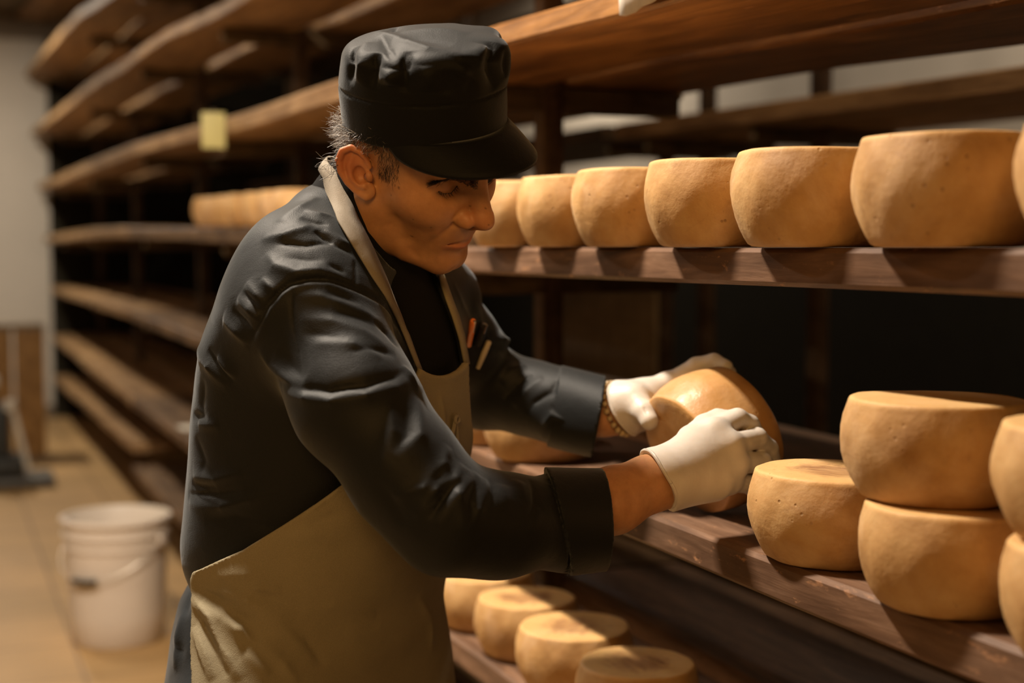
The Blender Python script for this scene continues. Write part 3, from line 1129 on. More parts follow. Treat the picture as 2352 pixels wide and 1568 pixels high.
M['jacket'] = fabric('charcoal_twill', (0.0085, 0.0098, 0.0105), 0.57, 0.13, spec=0.20, tint=(0.85, 0.93, 1.0))
M['shirt'] = fabric('black_cotton', (0.007, 0.007, 0.007), 0.85, spec=0.08)
M['cap'] = fabric('black_cap_cotton', (0.0050, 0.0056, 0.0056), 0.60, 0.14, spec=0.12, tint=(0.9, 0.95, 1.0))
M['trousers'] = fabric('dark_navy_denim', (0.016, 0.020, 0.024), 0.75, 0.1, spec=0.15)
M['apron'] = fabric('khaki_canvas', (0.230, 0.200, 0.128), 0.8, 0.0, blot=0.25, spec=0.25)
M['strap'] = fabric('beige_strap', (0.21, 0.185, 0.145), 0.8, 0.0, spec=0.25)
M['shoe'] = flat('black_rubber_shoe', (0.02, 0.02, 0.02), 0.5)

t = NT('man_skin')
at = t.n('ShaderNodeAttribute', _attribute_name='tint')
sp = t.n('ShaderNodeSeparateColor')
t.l(at.outputs['Color'], sp.inputs[0])
vv = t.coord((1, 1, 1))
c = t.ramp(t.noise(vv, 60, 6, 0.65), [(0.30, (0.40, 0.190, 0.080)), (0.70, (0.53, 0.270, 0.125))])
c = t.mix(t.math('MULTIPLY', sp.outputs[0], 0.60), c, (0.44, 0.115, 0.060, 1))
c = t.mix(t.math('MULTIPLY', sp.outputs[1], t.math('ADD', 0.25, t.math('MULTIPLY', t.noise(vv, 700, 2), 0.45))), c, (0.13, 0.085, 0.055, 1))
c = t.mix(sp.outputs[2], c, (0.075, 0.028, 0.014, 1))
t.bump(t.noise(vv, 420, 4, 0.6), 0.10, 0.0012)
t.b.inputs['Subsurface Weight'].default_value = 0.35
t.b.inputs['Subsurface Radius'].default_value = (1.0, 0.32, 0.16)
t.b.inputs['Subsurface Scale'].default_value = 0.009
M['skin'] = t.out(c, 0.50, 0.4)

t = NT('white_latex')
vv = t.coord((1, 1, 1))
t.bump(t.noise(vv, 130, 4, 0.6), 0.14, 0.002)
t.b.inputs['Subsurface Weight'].default_value = 0.25
t.b.inputs['Subsurface Radius'].default_value = (0.9, 0.6, 0.4)
t.b.inputs['Subsurface Scale'].default_value = 0.010
M['latex'] = t.out(t.ramp(t.noise(vv, 30, 4), [(0.3, (0.55, 0.50, 0.44)), (0.7, (0.62, 0.575, 0.52))]), 0.42, 0.4)

t = NT('hair_strands')
at = t.n('ShaderNodeAttribute', _attribute_name='tint')
M['hair'] = t.out(at.outputs['Color'], 0.38, 0.6)

# ---------------------------------------------------------------- hands
RW = q(1488, 1112, 1.600)
R_MCP = [q(1640, 992, 1.668), q(1674, 1022, 1.662), q(1686, 1064, 1.665), q(1672, 1104, 1.672)]
R_PIP = [q(1694, 962, 1.700), q(1738, 1006, 1.698), q(1748, 1060, 1.700), q(1722, 1112, 1.703)]
R_DIP = [q(1722, 975, 1.710), q(1765, 1030, 1.724), q(1772, 1086, 1.730), q(1742, 1136, 1.728)]
R_TIP = [q(1740, 1000, 1.718), q(1774, 1056, 1.738), q(1772, 1110, 1.752), q(1746, 1156, 1.748)]
R_TH = [q(1545, 1068, 1.632), q(1585, 1006, 1.662), q(1618, 978, 1.695), q(1648, 960, 1.702)]
LW = q(1398, 938, 1.862)
L_MCP = [q(1532, 884, 1.880), q(1530, 905, 1.902), q(1520, 930, 1.912), q(1506, 955, 1.908)]
L_PIP = [q(1600, 842, 1.868), q(1600, 860, 1.898), q(1585, 895, 1.912), q(1560, 930, 1.910)]
L_DIP = [q(1640, 832, 1.860), q(1645, 850, 1.892), q(1628, 880, 1.908), q(1590, 915, 1.910)]
L_TIP = [q(1666, 843, 1.848), q(1674, 857, 1.880), q(1655, 880, 1.900), q(1612, 908, 1.906)]
L_TH = [q(1432, 928, 1.850), q(1462, 912, 1.832), q(1480, 944, 1.808), q(1491, 966, 1.796)]


def hand_f(P, W, mcp, pip, dip, tip, th, heel):
    rad = [.0112, .0112, .0108, .0100]
    d = None
    for i, m in enumerate(mcp):
        e = cap(P, W, m, .023, .0135)
        d = e if d is None else smin(d, e, .014)
    d = smin(d, chain(P, mcp, [.0130, .0130, .0125, .0115]), .010)
    d = smin(d, cap(P, heel[0], heel[1], .020, .016), .02)
    fg = None
    for i in range(4):
        r = rad[i]
        e = chain(P, [mcp[i], pip[i], dip[i], tip[i]], [r * 1.08, r * .95, r * .86, r * .74], .004)
        fg = e if fg is None else smin(fg, e, .0025)
    d = smin(d, fg, .007)
    d = smin(d, chain(P, th, [.0170, .0125, .0118, .0100], .004), .012)
    return d


R_HEEL = (q(1545, 1118, 1.615), q(1640, 1110, 1.650))
L_HEEL = (q(1440, 955, 1.862), q(1500, 950, 1.895))


def right_hand(P):
    return hand_f(P, RW, R_MCP, R_PIP, R_DIP, R_TIP, R_TH, R_HEEL)


def left_hand(P):
    return hand_f(P, LW, L_MCP, L_PIP, L_DIP, L_TIP, L_TH, L_HEEL)


def near_only(P, c, r, f):
    dist = np.sqrt(((P - np.asarray(c, np.float32)) ** 2).sum(1))
    d = (dist - r * .8).astype(np.float32)
    m = dist < r
    if m.any():
        d[m] = f(P[m])
    return d


# ---------------------------------------------------------------- legs
PEL = q(700, 1430, 1.745)
LEGS = []
for s in (-1, 1):
    hip = PEL + VL * .095 * s + np.array([0, 0, -.02])
    knee = np.array([FEET[0], FEET[1], 0.50]) + VL * .11 * s + UF * .05
    ank = np.array([FEET[0], FEET[1], 0.085]) + VL * .13 * s - UF * .02
    LEGS.append((hip, knee, ank))


T_TR = sections([(1290, 470, 930, 1.745, .125), (1330, 440, 930, 1.75, .128), (1370, 418, 930, 1.75, .130), (1450, 396, 930, 1.75, .132), (1568, 378, 930, 1.75, .132), (1700, 380, 930, 1.75, .130), (1760, 400, 920, 1.75, .12)], 2.2)


def legs_f(P, g=0.0):
    d = sect_f(P, T_TR, 2.2) - g
    for hip, knee, ank in LEGS:
        d = smin(d, chain(P, [hip + UF * .0 + np.array([0, 0, -.10]), (hip + knee) / 2, knee, ank], [.098 + g, .088 + g, .068 + g, .056 + g], .03), .03)
    return d


def body_f(P):
    d = head_f(P)
    d = smin(d, chain(P, [h2q((-.022, 0, -.02)), NECK0, NECK1], [.054, .054, .060], .02), .030)
    d = smin(d, sect_f(P, T_JACKET) + .024, .02)
    d = smin(d, chain(P, [NS[0], NS[1], NS[2], NS[3], q(1180, 1185, 1.49), q(1320, 1166, 1.545), q(1405, 1150, 1.575), RW], [.052, .046, .042, .041, .038, .0345, .0335, .0320], .02), .02)
    d = smin(d, chain(P, [FS[0], FS[1], FS[2], FS[3], q(1310, 938, 1.902), q(1385, 940, 1.868), LW], [.046, .044, .043, .037, .034, .0315, .0300], .02), .02)
    d = smin(d, near_only(P, RW, .22, right_hand), .01)
    d = smin(d, near_only(P, LW, .22, left_hand), .01)
    m = P[:, 2] < 1.05
    if m.any():
        d[m] = smin(d[m], legs_f(P[m], -.022), .03)
    for hip, knee, ank in LEGS:
        d = smin(d, cap(P, ank, np.array([ank[0], ank[1], .04]) + UF * .13, .042, .030), .02)
    return d


HX0, HX1 = HO[0] - .155, HO[0] + .140
V, Q = sdf_mesh(body_f,
                axis_pts((-.52, HX0, .006), (HX0, HX1, .0016), (HX1, .40, .005)),
                axis_pts((1.28, HO[1] - .14, .006), (HO[1] - .14, HO[1] + .13, .0017), (HO[1] + .13, 2.12, .006)),
                axis_pts((-.01, 1.03, .012), (1.03, HO[2] - .165, .005), (HO[2] - .165, HO[2] + .115, .0016), (HO[2] + .115, 1.66, .004)), refine=2)
body = man_part('body', V, Q, M['skin'])
# skin tints that belong to the skin: lips, flushed ear and nose, shaven stubble, moles
LP = q2h(V.astype(np.float32))
sp_ = np.stack([LP[:, 0], np.abs(LP[:, 1]), LP[:, 2]], 1)
tint = np.zeros((len(V), 4), np.float32)
tint[:, 3] = 1
on = np.linalg.norm(LP, axis=1) < .2
up_, _ = polydist(sp_[on], [(.0955, 0, -.0565), (.0910, .011, -.0570), (.0825, .0220, -.0600)])
lo_, _ = polydist(sp_[on], [(.0970, 0, -.0675), (.0935, .009, -.0670), (.0845, .0205, -.0645)])
tint[on, 0] = np.maximum(np.exp(-(up_ / .0042) ** 4), np.exp(-(lo_ / .0060) ** 4)) * 1.0
ear_d = np.linalg.norm((sp_[on] - np.array([-.014, .088, .008])) / np.array([.028, .022, .036]), axis=1)
tint[on, 0] = np.maximum(tint[on, 0], np.clip(1.35 - ear_d, 0, 1) * .8)
nose_d = np.linalg.norm((sp_[on] - np.array([.112, .006, -.022])) / np.array([.024, .018, .018]), axis=1)
tint[on, 0] = np.maximum(tint[on, 0], np.clip(1.2 - nose_d, 0, 1) * .45)
zz, xx, yy = sp_[on, 2], sp_[on, 0], sp_[on, 1]
beard = np.clip((-.040 - zz) / .012, 0, 1) * np.clip((xx - .0) / .03, 0, 1)
must = np.exp(-(((zz + .045) / .009) ** 2 + ((yy - .010) / .020) ** 2)) * (xx > .08)
side = np.exp(-(((xx - .028) / .015) ** 2 + ((zz - .030) / .026) ** 2)) * (yy > .05)
tint[on, 1] = np.clip(np.maximum.reduce([beard * .40, must * .75, side * 1.6]), 0, 1.3) * (1 - tint[on, 0])
MOLES = march(body_f, [(916, 431), (898, 447), (949, 504), (948, 543), (990, 522), (944, 542), (1080, 473), (1115, 478), (1122, 517), (988, 516)])
for mp, rr in zip(MOLES, (.0014, .0009, .0011, .0011, .0010, .0009, .0012, .0010, .0010, .0007)):
    dm = np.linalg.norm(V - mp, axis=1)
    tint[:, 2] = np.maximum(tint[:, 2], np.clip(1.5 - dm / rr, 0, 1) * .8)
ca = body.data.color_attributes.new('tint', 'FLOAT_COLOR', 'POINT')
ca.data.foreach_set('color', tint.ravel())

# ---------------------------------------------------------------- jacket and shirt
def torso_uv(P):
    am, bm, A, Bh = (np.interp(P[:, 2], T_JACKET[0], T_JACKET[i]) for i in (1, 2, 3, 4))
    da, db = P[:, 0] - am, P[:, 1] - bm
    return da * CF - db * SF, da * SF + db * CF


near_edge = [(777, 392), (812, 470), (845, 545), (880, 625), (908, 690), (945, 790), (960, 848)]
far_edge = [(1003, 642), (1022, 690), (1036, 725), (1054, 780), (1064, 832)]
En = march(jacket_base, near_edge)
Ef = march(jacket_base, far_edge)
vn_z, vn = En[:, 2][::-1], torso_uv(En)[1][::-1]
vf_z, vf = Ef[:, 2][::-1], torso_uv(Ef)[1][::-1]


def opening(P, g=0.0):
    """positive inside the open front between the apron straps"""
    u, v = torso_uv(P)
    lo = np.interp(P[:, 2], vn_z, vn)
    hi = np.interp(P[:, 2], vf_z, vf)
    return np.minimum.reduce([v - lo + g, hi - v + g, u - .01 + g])


def jacket_open(P):
    d = jacket_f(P)
    m = (d > -.02) & (P[:, 2] > .9)
    if m.any():
        Pm = P[m]
        o = np.minimum.reduce([opening(Pm), .035 - np.abs(sect_f(Pm, T_JACKET)), Pm[:, 2] - 1.075])
        d[m] = np.maximum(d[m], np.minimum(o + .001, d[m] + .010))
    return d


V, Q = sdf_mesh(jacket_open, axis_pts((-.50, .17, .0024)), axis_pts((1.34, 2.09, .0026)), axis_pts((.86, 1.46, .0024)))
jacket = man_part('jacket', V, Q, M['jacket'])


def shirt_f(P):
    d = sect_f(P, T_JACKET) + .004
    d = smin(d, chain(P, [NECK1, q(900, 600, 1.76)], [.052, .052]), .04) + .001 * ripple(P)
    d = np.maximum(d, -(opening(P, .03)))
    d = np.maximum(d, 1.085 - P[:, 2])
    col, tt = seg(P, NECK0 + (NECK1 - NECK0) * -.10, NECK1 + (NECK1 - NECK0) * .15)
    tube = np.maximum(col - (.0605 + .010 * tt), -(col - (.0575 + .010 * tt)))
    al = (P - NECK0.astype(np.float32)) @ nrm(NECK1 - NECK0).astype(np.float32)
    tube = np.maximum(np.maximum(col - (.0645 + .006 * tt), -.034 - al), al - .14)
    return smin(d, tube, .012)


V, Q = sdf_mesh(shirt_f, axis_pts((-.36, .06, .0030)), axis_pts((1.46, 1.86, .0030)), axis_pts((1.07, 1.43, .0030)))
man_part('shirt', V, Q, M['shirt'], label='black high-necked shirt')

# ---------------------------------------------------------------- apron
def apron_base(P):
    return smin(sect_f(P, T_APRON, 2.5), sect_f(P, T_JACKET) - .004, .03)


def ap_uv(P):
    am, bm = (np.interp(P[:, 2], T_APRON[0], T_APRON[i]) for i in (1, 2))
    da, db = P[:, 0] - am, P[:, 1] - bm
    return np.arctan2(da * SF + db * CF, da * CF - db * SF)


rim_px = [(446, 1640), (446, 1568), (446, 1450), (446, 1330), (452, 1311), (470, 1304), (560, 1262), (640, 1212), (720, 1160), (790, 1108), (850, 1040), (905, 950), (942, 880), (958, 850)]
Er = march(apron_base, rim_px)
th_n = ap_uv(Er)
o_ = np.argsort(Er[:, 2])
rz, rth = Er[o_, 2], th_n[o_]
Eb = march(apron_base, [(1064, 834)])
th_f = ap_uv(Eb)[0]
APF = mk_strokes(apron_base, [
    ([(450, 1368), (488, 1428), (525, 1516), (552, 1566)], .0085, .011), ([(468, 1386), (555, 1446), (643, 1514)], .0080, .014), ([(512, 1352), (577, 1376), (668, 1436)], .0070, .013),
    ([(505, 1326), (570, 1316), (620, 1320)], .0045, .010), ([(455, 1440), (478, 1510), (492, 1566)], .0060, .008), ([(470, 1430), (505, 1500), (525, 1560)], -.0050, .007),
    ([(480, 1372), (560, 1416), (640, 1468)], -.0065, .010), ([(510, 1420), (590, 1490), (640, 1560)], -.0050, .012), ([(540, 1340), (620, 1368), (700, 1400)], -.0040, .010), ([(560, 1500), (620, 1550)], .0050, .012),
    ([(600, 1412), (660, 1450), (720, 1520)], .0040, .016), ([(700, 1200), (760, 1180), (800, 1180)], -.0025, .008), ([(640, 1240), (720, 1226), (800, 1230)], .0025, .010),
    ([(680, 1395), (760, 1385), (860, 1400)], .0030, .016), ([(780, 1450), (860, 1440), (940, 1470)], .0030, .018), ([(950, 1360), (975, 1420), (985, 1500)], .0045, .012), ([(1000, 900), (1008, 960), (1004, 1010)], .0030, .010),
    ([(452, 1345), (500, 1368), (560, 1392)], -.0060, .007), ([(460, 1400), (486, 1450), (512, 1500)], -.0060, .006), ([(520, 1400), (580, 1452), (650, 1540)], -.0070, .008), ([(560, 1350), (600, 1345), (650, 1352)], .0050, .008),
    ([(462, 1332), (520, 1338), (560, 1332)], -.0040, .006), ([(590, 1470), (650, 1530), (680, 1568)], .0055, .010), ([(640, 1420), (700, 1470), (740, 1530)], -.0045, .010),
], .85, .85)
BIBZ = float(q(960, 848, 1.57)[2])


def apron_f(P):
    d = apron_base(P)
    near = np.abs(d) < .03
    if near.any():
        Pn, d0 = P[near], d[near]
        dn = d0.copy()
        for st in APF:
            dn = st.add(Pn, dn, d0)
        dn = dn + .0014 * ripple(Pn * .7)
        d[near] = dn
    th = ap_uv(P)
    z = P[:, 2]
    lo = np.interp(z, rz, rth)
    w = np.clip((z - 1.0) / (BIBZ - 1.0), 0, 1)
    hi = -lo * (1 - w) + th_f * w
    r = np.sqrt((P[:, 0] - np.interp(z, T_APRON[0], T_APRON[1])) ** 2 + (P[:, 1] - np.interp(z, T_APRON[0], T_APRON[2])) ** 2)
    reg = np.maximum(lo - th, th - hi) * np.minimum(r, .2)
    mid = (lo + hi) / 2
    top = BIBZ - .012 * (1 - ((th - mid) / np.maximum((hi - lo) / 2, .05)) ** 2)
    reg = np.maximum(reg, z - top)
    reg = np.maximum(reg, .62 - z)
    hemz = np.exp(-((reg + .004) / .004) ** 2) * .0008
    sh = np.maximum(d - .0058 - hemz, -(d + np.where(z > 1.02, .001, .0065)))
    return smax(sh, reg, .002)


V, Q = sdf_mesh(apron_f, axis_pts((-.46, .12, .0023)), axis_pts((1.34, 2.02, .0030)), axis_pts((.60, 1.20, .0026)))
apron = man_part('apron', V, Q, M['apron'])


def ribbon(name, left, right, mat, parent, lift=.0025, thick=.0022):
    """flat band between two 3-D edges, with thickness"""
    L_, R_ = np.asarray(left, float), np.asarray(right, float)
    n = len(L_)
    tang = np.gradient((L_ + R_) / 2, axis=0)
    nn = np.cross(tang, R_ - L_)
    nn /= np.linalg.norm(nn, axis=1)[:, None] + 1e-9
    ctr = (L_ + R_) / 2
    base = np.array([FEET[0], FEET[1], 0])
    sgn = np.sign((nn * (ctr - np.array([q(790, 560, 1.65)[0], q(790, 560, 1.65)[1], 0]) * [1, 1, 0] - ctr * [0, 0, 1])).sum(1))
    sgn[sgn == 0] = 1
    nn = nn * sgn[:, None]
    rows = []
    for i in range(n):
        a, b = L_[i] + nn[i] * lift, R_[i] + nn[i] * lift
        c_ = (a + b) / 2 + nn[i] * .0008
        rows.append([a, c_, b, b + nn[i] * thick, c_ + nn[i] * thick, a + nn[i] * thick])
    V_ = np.array(rows).reshape(-1, 3)
    Q_ = []
    for i in range(n - 1):
        for k in range(6):
            Q_.append((i * 6 + k, i * 6 + (k + 1) % 6, (i + 1) * 6 + (k + 1) % 6, (i + 1) * 6 + k))
    for i in (0, n - 1):
        o = i * 6
        Q_ += [(o, o + 1, o + 4, o + 5), (o + 1, o + 2, o + 3, o + 4)]
    o = man_part(name, V_, np.array(Q_), mat, parent)
    bm = bmesh.new()
    bm.from_mesh(o.data)
    bmesh.ops.recalc_face_normals(bm, faces=bm.faces[:])
    bm.to_mesh(o.data)
    bm.free()
    return o


def resample(pts, n):
    pts = np.asarray(pts, float)
    s = np.concatenate([[0], np.cumsum(np.linalg.norm(np.diff(pts, axis=0), axis=1))])
    x = np.linspace(0, s[-1], n)
    return np.stack([np.interp(x, s, pts[:, i]) for i in range(pts.shape[1])], 1)


def skin_f(P):
    return np.minimum(jacket_f(P), shirt_f(P))


out_e = resample([(748, 412), (752, 450), (772, 512), (806, 568), (850, 640), (880, 684), (918, 760), (944, 825), (953, 848)], 30)
in_e = resample([(776, 394), (790, 440), (816, 502), (848, 566), (880, 640), (898, 688), (934, 768), (956, 830), (963, 848)], 30)
Lp, Rp = march(skin_f, out_e), march(skin_f, in_e)
# behind the neck the band goes round the collar to the far side
ax_n = nrm(NECK1 - NECK0)
st_ = (Lp[0] + Rp[0]) / 2
cn = NECK0 + ax_n * float((st_ - NECK0) @ ax_n)
e1 = nrm(st_ - cn)
e2 = nrm(np.cross(ax_n, e1))
if (e2 @ UF) > 0:
    e2 = -e2
w0 = (Lp[0] - Rp[0]) / 2
wa, wr = float(w0 @ ax_n), float(w0 @ e1)
rad_ = np.linalg.norm(st_ - cn)
arc_l, arc_r = [], []
for k in range(1, 16):
    a = k / 15 * math.radians(170)
    er = e1 * math.cos(a) + e2 * math.sin(a)
    pc = cn + er * (rad_ + .0015)
    hw_ = ax_n * (wa * .9 + .002 * k / 15) + er * wr
    arc_l.append(pc + hw_)
    arc_r.append(pc - hw_)
ribbon('neck_strap', np.concatenate([np.array(arc_l)[::-1], Lp]), np.concatenate([np.array(arc_r)[::-1], Rp]), M['strap'], apron)
fo = resample([(1012, 632), (1032, 690), (1046, 726), (1060, 775), (1070, 836)], 16)
fi = resample([(1000, 636), (1018, 690), (1032, 728), (1048, 778), (1060, 838)], 16)
ribbon('shoulder_strap', march(skin_f, fo), march(skin_f, fi), M['apron'], apron, lift=.003)

# tie cord knotted at the front of the waist
kn = march(apron_f, [(1043, 962), (1038, 985), (1034, 1010), (1048, 1022), (1030, 1018), (1046, 990)])
for pts in ([0, 1, 2], [0, 5, 3], [0, 1, 4]):
    m = MB().tube([Vector(kn[i] - FEET + UF * .004 - VL * .003) for i in pts], [.003, .0026, .0022], 8)
    m.build('tie_cord', M['strap'], apron)
m = MB()
ring_ = [Vector(kn[0] - FEET + UF * .006 - VL * .003 + np.array([.0, 0, .004 * math.sin(a)]) + VL * .004 * math.cos(a)) for a in np.linspace(0, 2 * math.pi, 14)]
m.tube(ring_, .0022, 8)
m.build('tie_knot', M['strap'], apron)

# ---------------------------------------------------------------- trousers, shoes
TRF = mk_strokes(lambda P: legs_f(P, .0), [([(425, 1400), (412, 1460), (405, 1540)], .005, .012), ([(440, 1360), (428, 1420)], -.004, .010), ([(400, 1480), (430, 1500)], -.004, .008)])


def trouser_f(P):
    d = legs_f(P)
    near = np.abs(d) < .03
    if near.any():
        d0 = d[near]
        dn = d0.copy()
        for st in TRF:
            dn = st.add(P[near], dn, d0)
        d[near] = dn + .003 * ripple(P[near] * .6)
    d = np.maximum(d, P[:, 2] - .945)
    m = P[:, 2] > .60
    if m.any():
        Pm = P[m]
        lo = np.interp(Pm[:, 2], rz, rth)
        th = ap_uv(Pm)
        reg = np.maximum(lo - th, th + lo) * .19
        d[m] = np.maximum(d[m], apron_base(Pm) + .005 - 3 * np.maximum(reg, 0))
    return np.maximum(d, .05 - P[:, 2])


V, Q = sdf_mesh(trouser_f, axis_pts((-.50, .08, .005)), axis_pts((1.40, 2.06, .006)), axis_pts((.03, .98, .006)))
man_part('trousers', V, Q, M['trousers'])
for hip, knee, ank in LEGS:
    def shoe_f(P, ank=ank):
        d = cap(P, np.array([ank[0], ank[1], .05]) - UF * .02, np.array([ank[0], ank[1], .040]) + UF * .155, .050, .040)
        d = smin(d, cap(P, ank, ank + np.array([0, 0, .02]), .050, .048), .03)
        return smax(d, .002 - P[:, 2], .008)
    V, Q = sdf_mesh(shoe_f, axis_pts((ank[0] - .13, ank[0] + .22, .005)), axis_pts((ank[1] - .20, ank[1] + .12, .005)), axis_pts((-.01, .18, .005)))
    man_part('shoe', V, Q, M['shoe'])

# ---------------------------------------------------------------- gloves, bracelet
GR_C, GR_N = q(1513, 1098, 1.603), nrm((.86, .26, .40))
GL_C, GL_N = q(1436, 936, 1.850), nrm((.78, -.46, .42))
GST_R = mk_strokes(lambda P: right_hand(P), [([(1525, 1060), (1540, 1100), (1548, 1140)], .002, .004), ([(1545, 1060), (1556, 1100), (1562, 1135)], -.0015, .003)])
GST_L = mk_strokes(lambda P: left_hand(P), [([(1408, 890), (1412, 910), (1418, 925)], .0018, .003), ([(1422, 890), (1428, 915)], -.0015, .003), ([(1470, 930), (1480, 952), (1484, 966)], .0015, .002), ([(1478, 935), (1487, 952)], -.0012, .002)])


def glove_r(P):
    d = smin(right_hand(P), chain(P, [GR_C, q(1570, 1078, 1.636)], [.0325, .026]), .018) - .0018
    for st in GST_R:
        d = st.add(P, d)
    return np.maximum(d, -((P - GR_C.astype(np.float32)) @ GR_N.astype(np.float32)))


def glove_l(P):
    d = smin(left_hand(P), chain(P, [GL_C, q(1475, 925, 1.866)], [.0335, .026]), .018) - .0018
    for st in GST_L:
        d = st.add(P, d)
    return np.maximum(d, -((P - GL_C.astype(np.float32)) @ GL_N.astype(np.float32)))


def basis(n):
    u = nrm(np.cross(n, [0, 0, 1]))
    return u, np.cross(n, u)


for f, c0, n0, tips, rr, lab in ((glove_r, GR_C, GR_N, R_TIP + R_PIP + R_TH, .0352, 'white glove on his right hand'), (glove_l, GL_C, GL_N, L_TIP + L_PIP + L_TH, .0362, 'white glove on his left hand')):
    allp = np.array([c0 - .045, c0 + .045] + list(tips))
    lo, hi = allp.min(0) - .022, allp.max(0) + .022
    V, Q = sdf_mesh(f, axis_pts((lo[0], hi[0], .0014)), axis_pts((lo[1], hi[1], .0014)), axis_pts((lo[2], hi[2], .0014)))
    g = man_part('glove', V, Q, M['latex'], label=lab)
    u, v = basis(n0)
    pts = [Vector(c0 - FEET + (u * math.cos(a) + v * math.sin(a)) * (rr + .0008 * math.sin(5 * a)) + n0 * .0012 * math.sin(3 * a)) for a in np.linspace(0, 2 * math.pi, 49)]
    MB().tube(pts, .0021, 8).build('rolled_cuff', M['latex'], g)

M['bead'] = flat('wood_bead', (0.34, 0.25, 0.13), 0.45, var=0.3, scale=90)
M['cord'] = flat('dark_red_cord', (0.10, 0.03, 0.03), 0.7)
brc = empty('bracelet', (0, 0, 0))
brc.parent = man
brc['label'] = 'bracelet of wooden beads on his left wrist'
BN = nrm((.80, -.46, .38))
BC = q(1421, 938, 1.853)
bu, bv = basis(BN)
MB().tube([Vector(BC - FEET + (bu * math.cos(a) + bv * math.sin(a)) * .0345) for a in np.linspace(0, 2 * math.pi, 41)], .0011, 6).build('cord', M['cord'], brc)
NB = 22
for k in range(NB):
    a = 2 * math.pi * k / NB
    m = MB()
    bmesh.ops.create_uvsphere(m.bm, u_segments=12, v_segments=8, radius=.0043 + .0004 * math.sin(k * 5))
    m.build('bead', M['bead'], brc, loc=Vector(BC - FEET + (bu * math.cos(a) + bv * math.sin(a)) * .0352))

# ---------------------------------------------------------------- the cap
CT = math.radians(18.5)
CX, CZ = np.array([math.cos(CT), 0, math.sin(CT)]), np.array([-math.sin(CT), 0, math.cos(CT)])
CR = (np.stack([CX, [0, 1, 0], CZ]) @ HR).astype(np.float32)      # cap axes in the man's frame
CO = h2q((0.002, 0, .0385)).astype(np.float32)
CW = [-.01, 0, .044, .052, .066, .082, .100, .118]
CA = [.0955, .0955, .0965, .0965, .0950, .0930, .0900, .084]
CU = [.006, .006, .006, .007, .010, .013, .014, .015]
CB = [.0850, .0850, .0855, .0855, .0860, .0850, .0820, .076]


def c2q(p):
    return np.asarray(p, float) @ CR + CO


def cap_base(P):
    p = (P - CO) @ CR.T
    w = p[:, 2]
    A = np.interp(w, CW, CA).astype(np.float32)
    Bc = np.interp(w, CW, CB).astype(np.float32)
    k = np.sqrt(((p[:, 0] - np.interp(w, CW, CU)) / A) ** 2 + (p[:, 1] / Bc) ** 2 + 1e-9)
    d = (k - 1) * Bc
    topw = .104 + .08 * p[:, 0] - 1.5 * (p[:, 0] ** 2 + p[:, 1] ** 2)
    d = smax(d, (w - topw), .011)
    return smax(d, -w, .003)


CAPF = mk_strokes(cap_base, [(a, b * .95, c) for a, b, c in [
    ([(822, 105), (807, 144), (801, 192)], -.0090, .0075), ([(870, 120), (859, 152), (857, 205)], -.0100, .0095), ([(877, 82), (889, 108), (909, 146)], -.0055, .008), ([(912, 62), (896, 76)], -.0060, .007),
    ([(941, 118), (931, 160), (932, 216)], -.0080, .010), ([(842, 98), (831, 150), (820, 190)], .0065, .008), ([(897, 158), (899, 198)], .0080, .014), ([(864, 74), (889, 82), (939, 102), (984, 116), (1058, 131), (1105, 136)], .0050, .009),
    ([(1128, 96), (1121, 140), (1142, 205)], -.0075, .010), ([(1112, 100), (1102, 138), (1100, 160)], .0055, .010), ([(1154, 112), (1158, 178)], -.0060, .008), ([(1070, 148), (1058, 176)], .0045, .010),
    ([(980, 150), (985, 210)], .0050, .016), ([(1030, 160), (1022, 220)], -.0040, .012), ([(1080, 180), (1075, 225)], -.003, .010), ([(920, 75), (1000, 70), (1080, 78)], .003, .016), ([(900, 95), (960, 92), (1040, 105)], -.0025, .014),
]])


def cap_f(P):
    d = cap_base(P)
    near = np.abs(d) < .03
    if near.any():
        Pn, d0 = P[near], d[near]
        dn = d0.copy()
        for st in CAPF:
            dn = st.add(Pn, dn, d0)
        p = (Pn - CO) @ CR.T
        ang = np.arctan2(p[:, 1], p[:, 0])
        far = np.clip((p[:, 1] + .02) * 20, 0, 1) * np.clip(np.hypot(p[:, 0], p[:, 1]) * 40 - 2.6, 0, 1)
        dn = dn + .0045 * far * np.sin(9 * ang + 1.3) * np.exp(-((p[:, 2] - .075) / .025) ** 2)
        dn = dn + .0016 * np.exp(-((p[:, 2] - .0475) / .0014) ** 2) + .0010 * ripple(Pn * 1.3)
        d[near] = dn
    return d


lo, hi = CO - .150, CO + .165
V, Q = sdf_mesh(cap_f, axis_pts((lo[0], hi[0], .0020)), axis_pts((lo[1], hi[1], .0020)), axis_pts((lo[2], hi[2], .0020)))
hat = man_part('cap', V, Q, M['cap'])
rows = []
TH_M = math.radians(72)
for i in range(41):
    th = -TH_M + 2 * TH_M * i / 40
    g = max(0.0, math.cos(th / TH_M * math.pi / 2)) ** 0.55
    row = []
    for j in range(9):
        s = j / 8
        e = s * g
        row.append((.1020 * math.cos(th) + (.046 * e) * math.cos(th * .8), .0845 * math.sin(th) + .016 * e * math.sin(th), .006 - .006 * s - .023 * e ** 1.25 - .016 * e * (math.sin(th) ** 2)))
    rows.append(row)
vv_ = np.array(rows)
topv = vv_ + np.array([0, 0, .0016])
botv = vv_ - np.array([0, 0, .0016])
V_ = np.concatenate([topv.reshape(-1, 3), botv.reshape(-1, 3)])
V_ = c2q(V_)
n1, n2 = 41, 9
Q_ = []
